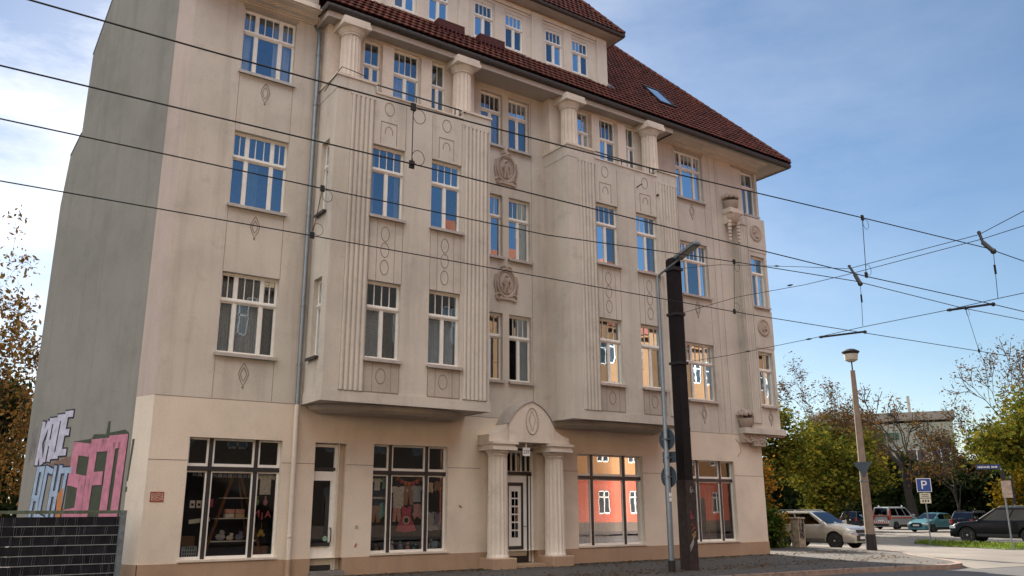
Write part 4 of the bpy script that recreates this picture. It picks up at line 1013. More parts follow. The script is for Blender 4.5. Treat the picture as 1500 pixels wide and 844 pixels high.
sheet('yard', [(-80, 21.72), (28.4, 21.72), (28.4, 90), (-80, 90)], -.06, M['earth'])
b = MB()
for i in range(len(KE) - 1):
    a, c = Vector((*KE[i], 0)), Vector((*KE[i + 1], 0)); L = (c - a).length; n = max(1, round(L / 1.0)); d = (c - a) / n; u = d.normalized(); w = Vector((u.y, -u.x, 0))
    if L > 40: n = 1; d = c - a
    for k in range(n):
        p = a + d * k; q_ = a + d * (k + 1) - u * .012
        b.prism([tuple(p + w * .02 + Vector((0, 0, -.13))), tuple(p + w * .0 + Vector((0, 0, .006))), tuple(p - w * .16 + Vector((0, 0, .006))), tuple(p - w * .16 + Vector((0, 0, -.13)))], q_ - p)
tag(b.build('kerb', M['kerb']), kind='structure')
def grass_patch(pts, n, name, h, seed):
    q = random.Random(seed); vs = []; fs = []
    c = [Vector((*p, 0)) for p in pts]; xs = [p.x for p in c]; ys = [p.y for p in c]
    def ins(x, y):
        r = False; j = len(c) - 1
        for i in range(len(c)):
            if (c[i].y > y) != (c[j].y > y) and x < (c[j].x - c[i].x) * (y - c[i].y) / (c[j].y - c[i].y) + c[i].x: r = not r
            j = i
        return r
    b = MB(); k = 0
    while k < n:
        x, y = q.uniform(min(xs), max(xs)), q.uniform(min(ys), max(ys))
        if not ins(x, y): continue
        k += 1; t = q.uniform(0, 6.28); s = .03; hh = h * q.uniform(.4, 1.3); l = q.uniform(-.08, .08)
        b.add([(x - s * math.cos(t), y - s * math.sin(t), -.11), (x + s * math.cos(t), y + s * math.sin(t), -.11), (x + l, y + l * .6, hh - .11)], [(0, 1, 2)])
    return tag(b.build(name, leaf_mat(name + '_blades', [(.08, .14, .02), (.13, .19, .03), (.18, .22, .04), (.06, .11, .02)])), kind='stuff')
GP = [(40.6, 22.4), (42.6, 25.0), (46.3, 26.9), (46.2, 25.7), (44.6, 22.4), (46, 20), (54, 14), (50, 11), (42, 16.5), (39.5, 18.9)]
sheet('grass_verge', GP, -.1, plain('verge_soil', (.07, .10, .03), .95, var=.3, scale=3))
grass_patch(GP, 6000, 'verge_grass', .16, 3)
grass_patch([(28.6, 22.6), (29.4, 24.5), (32.9, 24.7), (32.9, 27), (28.6, 27)], 1500, 'corner_grass', .3, 4)
# fallen leaves on the pavement
q = random.Random(21); b = MB()
for i in range(2800):
    x = q.uniform(9, 32); y = q.choice((q.uniform(20.6, 21.5), q.uniform(14.6, 21.3), q.uniform(16.8, 18.2)))
    if x > 27 and y < 20.5 - (32 - x): continue
    s = q.uniform(.02, .065); t = q.uniform(0, 6.28); c, d = s * math.cos(t), s * math.sin(t); z = .006 + q.random() * .01
    b.add([(x - c, y - d, z), (x + d * .6, y - c * .6, z + q.random() * .02), (x + c, y + d, z), (x - d * .6, y + c * .6, z + q.random() * .02)], [(0, 1, 2, 3)])
tag(b.build('fallen_leaves', M['leaf_brown']), kind='stuff')
# ------------------------------------------------------------------ masts, lamps and signs
t = thing('tram_mast', 'tall dark steel tram mast with scribbled lower casing on the pavement', 'mast', (18.25, 17.4, 0))
b = MB(); b.box(18.09, 18.41, 17.24, 17.56, 0, 8.95); b.lathe([(.16, 0), (.16, .32)], (18.25, 17.24, 8.95), 16, 'Y') ; b.build('shaft', M['tram_steel'], t)
b = MB(); b.box(18.07, 18.43, 17.22, 17.58, 0, 2.45); b.box(18.43, 18.55, 17.3, 17.52, 1.75, 2.3); b.build('casing', plain('casing_brown', (.03, .02, .019), .7, var=.4, scale=6), t)
q = random.Random(8)
for nm, c, zz in (('scribble_pink', (.5, .10, .16), 1.5), ('scribble_red', (.4, .1, .08), 1.15), ('scribble_sand', (.42, .26, .1), .95), ('scribble_pale', (.4, .36, .34), 2.2), ('scribble_grey', (.3, .28, .27), .6)):
    b = MB(); x0 = 18.12 + q.uniform(0, .1)
    if nm == 'scribble_grey':
        for i in range(6): b.tube([(x0, 17.216, zz + .03 * i - .1), (x0 + .16, 17.216, zz + .03 * i + .12)], .006, 4)
    else: b.tube([(min(18.41, max(18.09, x0 + .1 + q.uniform(-.1, .1))), 17.216, zz + q.uniform(-.12, .12)) for i in range(12)], .007, 4)
    b.build('scribble', plain(nm, c, .8), t)
for z in (8.7, 7.3, 5.82): 
    b = MB(); b.box(18.05, 18.45, 17.2, 17.6, z - .04, z + .04); b.build('clamp', M['dark_steel'], t)

t = thing('street_lamp', 'grey tubular street lamp with angled flat head beside the tram mast', 'street lamp', (17.3, 17.15, 0))
b = MB(); b.tube([(17.3, 17.15, 0), (17.3, 17.15, 3.2), (17.3, 17.15, 3.25), (17.3, 17.15, 8.3)], [.085, .085, .062, .05], 12); b.build('pole', M['galv'], t)
b = MB(); b.tube([(17.3, 17.15, 0), (17.3, 17.15, .3)], .1, 12); b.build('base_sleeve', M['rubber'], t)
b = MB(); b.tube([(17.3, 17.17, 8.22), (17.3, 17.05, 8.34), (17.3, 16.2, 8.62)], .03, 8); b.build('arm', M['galv'], t)
b = MB(); b.prism([(17.14, 16.3, 8.60), (17.46, 16.3, 8.60), (17.44, 15.5, 8.86), (17.16, 15.5, 8.86)], (0, .03, .1)); b.build('lamp_head', M['galv'], t, bevel=.02)
b = MB(); b.poly([(17.2, 16.15, 8.642), (17.4, 16.15, 8.642), (17.4, 15.6, 8.82), (17.2, 15.6, 8.82)]); b.build('lamp_glass', plain('lamp_lens', (.4, .4, .38), .2), t)
for z in (1.85, 1.98):
    b = MB(); b.box(17.24, 17.33, 17.055, 17.062, z, z + .1); b.build('sticker', M['white'], t)
def sign_disc(z, nm, lab, grp):
    o = thing(nm, lab, 'road sign', (17.42, 17.1, z), 0, grp)
    b = MB(); b.lathe([(.3, 0), (.3, .012), (.02, .012)], (17.40, 17.2, z), 28, 'X'); b.build('plate', M['signback'], o)
    b = MB(); b.lathe([(.29, -.003), (.304, -.003), (.304, .015), (.29, .015)], (17.40, 17.2, z), 28, 'X', cap=False); b.build('rim', M['galv'], o)
    b = MB(); b.box(17.24, 17.40, 17.06, 17.24, z - .02, z + .02); b.build('bracket', M['galv'], o)
sign_disc(3.55, 'round_road_sign', 'round road sign seen from its dark back, upper on the grey lamp pole', 'signs on the lamp pole')
sign_disc(2.52, 'round_road_sign', 'round road sign seen from its dark back, lowest on the grey lamp pole', 'signs on the lamp pole')
o = thing('supplementary_sign', 'square dark sign back between the two round signs on the lamp pole', 'road sign', (17.42, 17.1, 3.05), 0, 'signs on the lamp pole')
b = MB(); b.box(17.42, 17.435, 16.92, 17.42, 2.9, 3.2); b.build('plate', M['signback'], o); b = MB(); b.box(17.24, 17.42, 17.06, 17.24, 3.02, 3.06); b.build('bracket', M['galv'], o)

concrete = plain('lamp_concrete', (.23, .18, .145), .9, var=.2, scale=4, bumps=.2)
t = thing('street_lamp', 'old concrete lamp post with flat cap lamp at the kerb corner', 'street lamp', (32.46, 20.89, 0))
b = MB(); b.tube([(32.46, 20.89, 0), (32.46, 20.89, 3.3), (32.46, 20.89, 7.35)], [.2, .155, .1], 10); b.build('pole', concrete, t)
b = MB(); b.tube([(32.46, 20.89, 0), (32.46, 20.89, .62)], [.215, .205], 10); b.build('base_coat', M['dark_steel'], t)
b = MB(); b.tube([(32.46, 20.89, 7.3), (32.46, 20.89, 7.75)], .03, 8); b.lathe([(.04, 7.72), (.36, 8.14), (.37, 8.16), (.2, 8.26), (.03, 8.3)], (32.46, 20.89, 0), 20); b.build('lamp_cap', M['dark_steel'], t)
b = MB(); b.lathe([(.12, 7.72), (.26, 7.8), (.3, 8.08), (.29, 8.12)], (32.46, 20.89, 0), 16); b.build('lamp_glass', plain('lamp_frosted', (.45, .42, .36), .4), t)
b = MB(); b.tube([(32.46, 20.89, 2.72), (32.46, 20.89, 2.78)], .185, 10); b.tube([(32.46, 20.89, 3.4), (32.46, 20.89, 3.45)], .17, 10); b.build('clamp', M['galv'], t)
o = thing('yield_sign', 'triangular yield sign seen from its dark back on the concrete lamp post', 'road sign', (32.3, 20.75, 3.2))
b = MB(); b.prism([(32.2, 21.15, 3.5), (32.4, 20.42, 3.5), (32.3, 20.79, 2.87)], (-.012, -.004, 0)); b.build('plate', M['signback'], o); 
# utility post by the hedge
t = thing('utility_post', 'scribbled stone gate post standing by the orange hedge', 'post', (33.0, 24.6, 0))
b = MB(); b.box(32.4, 32.84, 24.3, 24.7, -.1, 1.2); b.box(32.36, 32.88, 24.26, 24.74, 1.2, 1.27); b.build('post_body', plain('post_stone', (.33, .28, .22), .9, var=.4, scale=7), t)
b = MB(); q = random.Random(4)
for k in range(5): b.tube([(32.43 + .38 * q.random(), 24.29, .3 + 1.1 * q.random()) for i in range(5)], .014, 4)
b.build('scribble', ink, t)
# parking sign
pole_m = M['galv']
def face(mb, c, ax, w, h, off=0.0, thick=.012):
    """upright plate centred at c, ax = unit vector along its width"""
    n = Vector((ax.y, -ax.x, 0)); mb.obox(Vector(c) + n * off, ax * w / 2, n * thick / 2, Vector((0, 0, h / 2)))
vx = Vector((.53, -.85, 0)).normalized(); vn = Vector((vx.y, -vx.x, 0))
t = thing('parking_sign', 'blue parking sign with white plates on a thin post in the grass verge', 'road sign', (42.35, 24.0, -.1))
bl = plain('sign_blue', (.015, .06, .30), .4, var=.03)
b = MB(); b.tube([(42.37, 23.97, -.1), (42.37, 23.97, 3.1)], .032, 8); b.build('post', pole_m, t)
c0 = Vector((42.37, 23.97, 0)) + vn * .05
b = MB(); face(b, c0 + Vector((0, 0, 2.77)), vx, .68, .68); b.build('sign_plate', M['white'], t)
b = MB(); face(b, c0 + Vector((0, 0, 2.77)), vx, .62, .62, .008); sp = b.build('blue_field', bl, t)
ang = math.atan2(vx.y, vx.x)
text_obj('P', .6, M['white'], tuple(c0 + vn * .02 + Vector((0, 0, 2.76))), (R(90), 0, ang), 'letter', t, .003)
for z, h in ((2.26, .26), (1.99, .26)):
    b = MB(); face(b, c0 + Vector((0, 0, z)), vx, .5, h - .02); b.build('supplement_plate', plain('plate_cream', (.62, .58, .46), .5), t)
    b = MB()
    for k in range(2 if z > 2.1 else 3):
        if z > 2.1: face(b, c0 + Vector((0, 0, z + .05 - .09 * k)), vx, .32, .03, .008)
        else: face(b, c0 + vx * (-.12 + .12 * k) + Vector((0, 0, z)), vx, .07, .1, .008)
    b.build('plate_lettering', ink, t)
# street name sign
t = thing('street_sign', 'blue street name plate on a post with pale boards at the verge', 'street sign', (39.05, 18.5, -.1))
b = MB(); b.tube([(39.05, 18.5, -.1), (39.05, 18.5, 3.3)], .035, 8); b.build('post', pole_m, t)
c0 = Vector((39.05, 18.5, 0)) + vn * .05
b = MB(); face(b, c0 - vx * .5 + Vector((0, 0, 3.38)), vx, .92, .2); nb = b.build('name_plate', plain('name_blue', (.02, .045, .16), .4), t)
b = MB(); q = random.Random(6)
for k in range(13):
    if k == 8: continue
    face(b, c0 + vx * (-.88 + .06 * k) + Vector((0, 0, 3.37)), vx, .035, q.choice((.06, .08)), .009)
b.build('plate_lettering', M['white'], nb)
b = MB(); face(b, c0 + vx * .03 + Vector((0, 0, 2.98)), vx, .18, .5); b.build('dark_board', M['dark_steel'], t)
b = MB(); face(b, c0 + vx * .1 + Vector((0, 0, 2.42)), vx, .38, .72, .02); b.build('notice_board', plain('notice_pale', (.36, .29, .24), .7, var=.3, scale=9), t)
for dx, lab in ((0, 'left thin grey post behind the black car'), (1.1, 'right thin grey post behind the black car')):
    b = MB(); x = 54.4 + dx * .5; y = 25.3 - dx * .9; b.tube([(x, y, -.1), (x, y, 3.5)], .05, 8); o = b.build('signpost', pole_m); b = MB(); face(b, Vector((x, y, 2.6)) + vn * .07, vx, .2, 1.5); b.build('board', M['dark_steel'], o); tag(o, lab, 'post', 'posts behind the black car')

# ------------------------------------------------------------------ overhead wires
def wire(name, pts, r, lab, cat='wire', group=None, sag=0):
    P = []
    for i in range(len(pts) - 1):
        a, c = Vector(pts[i]), Vector(pts[i + 1])
        for k in range(8):
            p = a.lerp(c, k / 8); p.z -= sag * math.sin(math.pi * k / 8); P.append(p)
    P.append(Vector(pts[-1])); b = MB(); b.tube(P, r, 6); o = b.build(name, M['wire']); return tag(o, lab, cat, group)
G = 'overhead tram wires'
wire('contact_wire', [(-30, 8.77, 5.42), (-8, 8.18, 5.4), (4.13, 7.83, 5.41), (12.6, 7.66, 5.38), (16.57, 7.52, 5.41), (30, 7.1, 5.4), (60, 5, 5.4)], .008, 'thin tram wire crossing the upper windows, second from the top', 'wire', G)
wire('catenary_wire', [(-30, 8.77, 6.5), (-8, 8.18, 6.15), (1.82, 7.92, 6.11), (4.14, 7.85, 6.12), (7.14, 7.77, 6.18), (12.61, 7.63, 6.41), (16.58, 7.52, 6.55), (30, 7.1, 6.15), (60, 5, 6.6)], .009, 'topmost tram wire sloping from the upper left down to the right', 'wire', G)
wire('contact_wire', [(-30, 11.9, 5.42), (-8, 11.25, 5.4), (4.2, 10.92, 5.42), (13.2, 10.69, 5.4), (17.1, 10.58, 5.44), (23.3, 10.06, 5.4), (50, 7.5, 5.4)], .008, 'lowest long tram wire passing in front of the oriels', 'wire', G)
wire('catenary_wire', [(-30, 11.9, 6.5), (-8, 11.25, 6.22), (2.23, 10.98, 6.18), (4.32, 10.92, 6.16), (8.31, 10.81, 6.17), (12.95, 10.69, 6.44), (16.93, 10.58, 6.62), (21.4, 10.46, 6.56), (24.4, 10.3, 6.58), (50, 7.5, 6.2)], .009, 'third long tram wire from the top', 'wire', G)
def dropper(a, c, lab):
    a, c = Vector(a), Vector(c); b = MB(); b.tube([a, a.lerp(c, .5), c], .006, 5); o = b.build('dropper', M['wire'])
    for e, s in ((a, -1), (c, 1)):
        h = MB(); h.tube([e + Vector((.08 + .08 * math.cos(t * math.pi / 6), 0, s * .1 + .09 * math.sin(t * math.pi / 6))) for t in range(13)], .004, 4); h.obox(e, (.03, 0, 0), (0, .012, 0), (0, 0, .045)); h.build('clip', M['wire'], o)
    tag(o, lab, 'dropper', 'droppers between the tram wires')
dropper((4.14, 7.85, 6.12), (4.14, 7.85, 5.41), 'dropper wire with loops in front of the left oriel top windows')
dropper((4.32, 10.92, 6.16), (4.21, 10.93, 5.43), 'dropper wire with loops beside the downpipe')
dropper((12.62, 7.63, 6.41), (12.54, 7.63, 5.39), 'dropper wire with loops against the open sky')
dropper((12.95, 10.69, 6.44), (12.85, 10.69, 5.4), 'dropper wire in front of the corner oriel')
dropper((21.4, 10.42, 6.55), (21.35, 10.22, 5.42), 'lowest dropper wire at far right against the sky')
wire('span_wire', [(18.22, 17.22, 8.7), (17.89, 15.26, 8.3), (17.37, 12.25, 7.43), (17.14, 10.85, 7.01), (16.59, 7.62, 6.85), (16.43, 6.67, 7.03), (16.0, 4.2, 7.6), (14.5, -4.4, 9.3)], .007, 'upper cross span wire from the tram mast rising to the right', 'wire', 'cross span wires')
wire('span_wire', [(18.22, 17.22, 7.3), (17.78, 14.66, 7.22), (17.36, 12.19, 6.96), (17.14, 10.88, 6.88), (16.57, 7.55, 6.74), (16.43, 6.72, 6.75), (14.5, -4.4, 7.1)], .007, 'middle cross span wire running from the tram mast to the right edge', 'wire', 'cross span wires')
wire('span_wire', [(18.22, 17.22, 5.82), (17.88, 15.24, 5.7), (17.37, 12.25, 5.61), (17.1, 10.63, 5.59), (16.75, 8.57, 5.52), (16.55, 7.42, 5.51), (16.47, 6.92, 5.5), (14.5, -4.4, 5.7)], .007, 'lowest cross span wire from the tram mast carrying the steady arms', 'wire', 'cross span wires')
def insulator(pts, tail, lab):
    t = thing('wire_insulator', lab, 'insulator', pts[2], 0, 'insulators on the span wires')
    b = MB(); b.tube(pts[:2], .028, 7); b.tube(pts[1:3], .045, 8); b.ball(pts[0], .04, 6); b.ball(pts[2], .06, 8); b.build('insulator_body', M['ceramic'], t)
    b = MB(); b.tube([pts[2], *tail], .006, 5); b.tube([Vector(tail[0]) + Vector((0, 0, .09)), Vector(tail[0]) - Vector((0, 0, .09))], .022, 6); b.build('hanger_wire', M['wire'], t)
insulator([(17.13, 10.82, 7.06), (17.11, 10.69, 6.83), (17.09, 10.57, 6.58)], [(17.09, 10.58, 6.24), (17.1, 10.63, 5.61)], 'dark hanging insulator left of the two in the sky')
insulator([(16.59, 7.61, 6.89), (16.58, 7.56, 6.67), (16.55, 7.38, 6.44)], [(16.55, 7.4, 6.08), (16.55, 7.43, 5.51)], 'dark hanging insulator at the far right in the sky')
for a, c, lab in (((17.31, 11.86, 5.59), (17.11, 10.6, 5.48), 'dark steady arm above the concrete lamp'), ((16.73, 8.46, 5.51), (16.57, 7.54, 5.43), 'dark steady arm at far right on the span wire')):
    t = thing('steady_arm', lab, 'steady arm', a, 0, 'steady arms'); b = MB(); b.tube([a, c], .024, 7); b.build('arm_tube', M['ceramic'], t)
    b = MB(); b.ball(a, .05, 7, (1, 1.4, .7)); b.ball((c[0], c[1], c[2] - .01), .045, 7); b.build('arm_clamp', M['ceramic'], t)
for p, d, lab in (((17.52, 13.1, 7.68), (-.1, -.55, -.15), 'span wire tensioner beside the corner oriel windows'), ((17.45, 12.7, 7.07), (-.08, -.5, -.04), 'span wire tensioner on the middle span'), ((17.37, 12.25, 5.61), (-.03, -.17, -.01), 'small turnbuckle on the lowest span wire'), ((17.74, 14.4, 5.675), (-.03, -.17, -.01), 'turnbuckle on the lowest span wire near the oriel')):
    b = MB(); v = Vector(d).normalized() * .1; b.tube([Vector(p) - v, Vector(p), Vector(p) + v], [.01, .026, .01], 6); tag(b.build('turnbuckle', M['ceramic']), lab, 'turnbuckle', 'turnbuckles on the span wires')

# ------------------------------------------------------------------ cars
def paint(name, col, rough=.25, metal=.4):
    m, nt, b = new_mat(name); n = noise(nt, 2.5, 3)
    nt.links.new(ramp(nt, n.outputs['Fac'], [(.3, tuple(c * .92 for c in col)), (.7, tuple(min(1, c * 1.06) for c in col))]), b.inputs['Base Color'])
    b.inputs['Roughness'].default_value = rough; b.inputs['Metallic'].default_value = metal
    if max(col) < .02: b.inputs['Specular IOR Level'].default_value = .25; return m
    b.inputs['Coat Weight'].default_value = .25; b.inputs['Coat Roughness'].default_value = .08
    return m
M['lamp_white'] = plain('headlight_glass', (.65, .68, .7), .15, var=.05); M['lamp_red'] = plain('tail_light_glass', (.32, .02, .02), .2)
M['rim'] = plain('alloy_rim', (.45, .46, .48), .35, .7); M['trim'] = plain('black_plastic', (.02, .02, .022), .6)
def lerp_prof(pr, x):
    for (x0, z0), (x1, z1) in zip(pr, pr[1:]):
        if x0 <= x <= x1: return z0 + (z1 - z0) * (x - x0) / max(1e-6, x1 - x0)
    return pr[0][1] if x < pr[0][0] else pr[-1][1]
def car(name, label, loc, heading, col, L, W, H, top, cab, wheels, rw=.33, clear=.24, belt=.95, group='parked cars', lower=None, side_split=(.5,), bands=None, rails=False):
    """x forward, y left. top = shoulder line (x, z); cab = (windscreen base x, roof front x, roof rear x, rear base x)"""
    t = thing(name, label, 'car', loc, R(heading), group)
    mw = Matrix.LocRotScale(Vector(loc), t.rotation_euler, None)
    class B(MB):
        def build(s, n, m, parent=t, **k):
            s.v = [tuple(mw @ Vector(v)) for v in s.v]; return MB.build(s, n, m, parent, **k)
    hw = W / 2; ra = rw + .055
    xs = sorted({-L / 2 + L * i / 44 for i in range(45)} | {w + ra * k for w in wheels for k in (-1, -.98, -.8, -.5, 0, .5, .8, .98, 1)})
    def wid(x): return hw * (1 - .16 * abs(2 * x / L) ** 7)
    def zb(x):
        z = clear
        for w in wheels:
            if abs(x - w) < ra: z = max(z, rw + math.sqrt(ra * ra - (x - w) ** 2))
        return z
    def sec(x):
        w = wid(x); z0 = zb(x); z1 = lerp_prof(top, x); zm = max(z0 + .02, .62 if z1 > .7 else z1 - .1); zs = max(zm + .01, z1 - .09)
        half = [(w * .95, z0), (w * .99, min(zm, z0 + .12)), (w, zm), (w * .985, zs), (w * .9, z1), (w * .5, z1 + .025), (0, z1 + .03)]
        return [(x, y, z) for y, z in half] + [(x, -y, z) for y, z in half[-2::-1]]
    b = B(); S = [sec(x) for x in xs]; k = len(S[0]); vs = [p for s_ in S for p in s_]
    fs = [(i * k + j, i * k + j + 1, (i + 1) * k + j + 1, (i + 1) * k + j) for i in range(len(S) - 1) for j in range(k - 1)]
    fs += [tuple(range(k)), tuple(range((len(S) - 1) * k + k - 1, (len(S) - 1) * k - 1, -1))]
    b.add(vs, fs, True); b.build('body', col)
    b = B(); b.box(-L / 2 + .15, L / 2 - .15, -hw * .8, hw * .8, clear - .04, .55); b.build('underbody', M['rubber'])
    a0, a1, a2, a3 = cab; wb = hw * .93; wr = hw * .77; zr = H - .05
    def roofz(x): return zr
    bz = lambda x: lerp_prof(top, x) - .01
    P = {}
    for s in (1, -1):
        P[s] = [Vector((a0, s * wb * .97, bz(a0))), Vector((a1, s * wr, zr)), Vector((a2, s * wr * .98, zr)), Vector((a3, s * wb * .95, bz(a3)))]
    b = B(); vs = []; m = [];
    for s in (1, -1): vs += P[s]
    ra_, rb_ = Vector((a1 - .12, 0, H)), Vector((a2 + .1, 0, H - .01))
    vs += [ra_, rb_, Vector((a0 + .04, 0, bz(a0) + .03)), Vector((a3 - .04, 0, bz(a3) + .03))]
    b.add(vs, [(0, 1, 2, 3), (4, 7, 6, 5), (0, 10, 8, 1), (4, 5, 8, 10), (1, 8, 9, 2), (5, 6, 9, 8), (2, 9, 11, 3), (6, 7, 11, 9)], False); cabo = b.build('cabin', col, bevel=.03)
    def pane(q, u0, u1, v0, v1, off, nm, inset=.0):
        A, Bq, Cq, D = q
        f = lambda u, v: (A.lerp(D, u)).lerp(Bq.lerp(Cq, u), v)
        pts = [f(u0, v0), f(u1, v0), f(u1, v1), f(u0, v1)]; n = (pts[1] - pts[0]).cross(pts[3] - pts[0]).normalized()
        c = sum(pts, Vector()) / 4
        if n.dot(c - Vector((0, 0, .9))) < 0: n = -n
        g = B(); g.poly([p + n * off for p in pts]); return g.build(nm, M['car_glass'])
    for s in (1, -1):
        q = P[s]; cuts = [.07, *side_split, .93]
        for i in range(len(cuts) - 1): pane(q, cuts[i] + .018, cuts[i + 1] - .018, .09, .87, .006, 'side_window')
    fw = [P[1][0], P[1][1], P[-1][1], P[-1][0]]; pane(fw, .06, .94, .06, .93, .034, 'windscreen')
    rwq = [P[1][3], P[1][2], P[-1][2], P[-1][3]]; pane(rwq, .08, .92, .14, .9, .034, 'rear_window')
    for wx in wheels:
        for s in (1, -1):
            y = s * (hw - .12); b = B(); b.lathe([(rw * .62, -.1), (rw * .92, -.11), (rw, -.06), (rw, .06), (rw * .92, .11), (rw * .62, .1)], (wx, y, rw), 24, 'Y'); ty = b.build('wheel', M['rubber'])
            b = B(); b.lathe([(rw * .66, s * .07), (rw * .66, s * .1), (rw * .58, s * .1), (rw * .55, s * .075)], (wx, y, rw), 20, 'Y')
            for k_ in range(5):
                th = 2 * math.pi * k_ / 5 + wx; d = Vector((math.cos(th), 0, math.sin(th))); e = Vector((-d.z, 0, d.x)); b.obox(Vector((wx, y + s * .085, rw)) + d * rw * .3, d * rw * .3, (0, .012, 0), e * rw * .1)
            b.ball((wx, y + s * .09, rw), rw * .16, 8, (1, .4, 1)); b.build('rim', M['rim'], ty)
    f = L / 2
    for s in (1, -1):
        zl = lerp_prof(top, f - .22) - .13
        b = B(); b.obox((f - .2, s * hw * .72, zl), (.17, -s * .05, 0), (.02, s * .17, 0), (0, 0, .075)); b.build('headlight', M['lamp_white'], bevel=.02)
        zt = lerp_prof(top, -f + .2) - .16
        b = B(); b.obox((-f + .06, s * hw * .8, zt), (.07, 0, 0), (0, .1, 0), (0, 0, .15)); b.build('tail_light', M['lamp_red'], bevel=.015)
        b = B(); b.obox((a0 - .18, s * (hw + .07), belt + .09), (.06, 0, 0), (0, .1, 0), (0, 0, .075)); b.build('mirror', col, bevel=.02)
        b = B(); b.box(-f * .1 - .1, -f * .1 + .1, s * hw * .99 - .012, s * hw * .99 + .02, belt - .14, belt - .11); b.build('door_handle', M['trim'])
        b = B(); b.box(wheels[1] + ra + .04, wheels[0] - ra - .04, min(s * (hw - .06), s * (hw + .006)), max(s * (hw - .06), s * (hw + .006)), clear + .02, clear + .16); b.build('side_skirt', lower or M['trim'])
        if rails:
            b = B(); b.tube([(a1 - .15, s * wr * .95, H - .03), (a1 - .3, s * wr * .95, H + .04), (a2 + .3, s * wr * .95, H + .04), (a2 + .1, s * wr * .95, H - .03)], .02, 6); b.build('roof_rail', M['rim'])
    b = B(); b.obox((f - .01, 0, .48), (.03, 0, 0), (0, hw * .55, 0), (0, 0, .12)); b.obox((f - .06, 0, .78 if H > 1.6 else .62), (.06, 0, 0), (0, hw * .42, 0), (0, 0, .06)); b.build('grille', M['trim'])
    for x in (f + .022, -f - .012):
        b = B(); b.obox((x, 0, .5 if x > 0 else .72), (.008, 0, 0), (0, .26, 0), (0, 0, .055)); b.build('license_plate', M['white'])
    b = B(); b.obox((-f + .01, 0, .42), (.05, 0, 0), (0, hw * .8, 0), (0, 0, .12)); b.build('rear_bumper', lower or M['trim'], bevel=.02)
    return t, B, mw
silver = paint('silver_beige_paint', (.50, .48, .44)); 
SUVTOP = [(-2.18, .6), (-2.1, 1.02), (-1.9, 1.07), (.75, 1.06), (.95, 1.07), (1.7, .98), (2.05, .86), (2.18, .6)]
F = Vector((34.3, 23.8)); hd = -86; hv = Vector((math.cos(R(hd)), math.sin(R(hd)))); lv = Vector((-hv.y, hv.x))
cpos = F - hv * 1.3 + lv * .78
t, B, mw = car('parked_car', 'silver beige off road car with roof rails beside the concrete lamp post', (cpos.x, cpos.y, -.12), hd, silver, 4.35, 1.83, 1.66, SUVTOP, (.98, .1, -1.75, -2.12), (1.3, -1.32), .36, .3, 1.06, lower=plain('grey_cladding', (.10, .095, .09), .6), side_split=(.47, .74), rails=True)
b = B(); b.box(2.02, 2.2, -.35, .35, .62, .66); b.build('bumper_trim', M['trim'])
for s in (-1, 1): b = B(); b.obox((2.08, s * .62, .55), (.06, 0, 0), (0, .13, 0), (0, 0, .06)); b.build('fog_light', M['trim'], bevel=.02)
navy = paint('black_car_paint', (.006, .007, .010), .3, .0)
F = Vector((45.5, 23.7)); hd = 96; hv = Vector((math.cos(R(hd)), math.sin(R(hd)))); lv = Vector((-hv.y, hv.x)); cpos = F - hv * 1.5 - lv * .83
car('parked_car', 'black off road car with bright rims at the right edge', (cpos.x, cpos.y, -.12), hd, navy, 4.8, 1.9, 1.8, [(-2.4, .65), (-2.3, 1.1), (-2.1, 1.16), (.7, 1.12), (.95, 1.12), (1.9, 1.02), (2.25, .9), (2.4, .62)], (1.05, .05, -1.95, -2.32), (1.5, -1.42), .39, .32, 1.14, side_split=(.45, .76), rails=True)
van_m = paint('van_silver_paint', (.42, .44, .47), .35, .3)
t, B, mw = car('parked_car', 'silver service van with red white striped tail parked before the trees', (71.0, 43.0, -.12), -3, van_m, 4.4, 1.8, 1.88, [(-2.2, .6), (-2.18, 1.1), (-2.0, 1.12), (1.0, 1.08), (1.3, 1.06), (1.95, .9), (2.2, .6)], (1.25, .45, -2.02, -2.17), (1.35, -1.36), .32, .24, 1.08, side_split=(.3, .62))
rd = plain('stripe_red', (.5, .06, .03), .5); 
b = B(); 
for k in range(8): y = -.75 + k * .19; b.add([(-2.26, y, .5), (-2.26, y + .1, .5), (-2.26, y + .19, .68), (-2.26, y + .09, .68)], [(0, 1, 2, 3)])
b.build('chevron', rd)
b = B(); b.box(-2.25, -2.24, -.78, .78, .49, .69); b.build('chevron_field', M['white'])
b = B(); b.box(-2.2, -2.19, -.72, .72, 1.14, 1.2); 
for s in (-1, 1): b.obox((-2.12, s * .86, 1.25), (.09, 0, 0), (0, .03, 0), (0, 0, .36))
b.obox((-.5, -.905, .98), (1.5, 0, 0), (0, .01, 0), (0, 0, .05)); b.build('orange_stripe', plain('stripe_orange', (.5, .09, .04), .5))
for s in (-1, 1): b = B(); b.lathe([(.07, 1.86), (.07, 1.96), (.03, 1.99)], (-1.6 if s > 0 else .2, s * .5, 0), 10); b.build('beacon', M['lamp_white'])
teal = paint('teal_paint', (.10, .26, .30), .3, .4)
SED = [(-2.15, .5), (-2.1, .88), (-1.5, .93), (.8, .92), (1.0, .92), (1.8, .78), (2.05, .66), (2.15, .5)]
car('parked_car', 'teal saloon car facing the street beside the service van', (65.0, 36.4, -.12), 176, teal, 4.3, 1.72, 1.42, SED, (1.05, .2, -1.0, -1.65), (1.33, -1.3), .3, .2, .92, side_split=(.52,))
dkb = paint('dark_blue_paint', (.018, .025, .04), .25, .3)
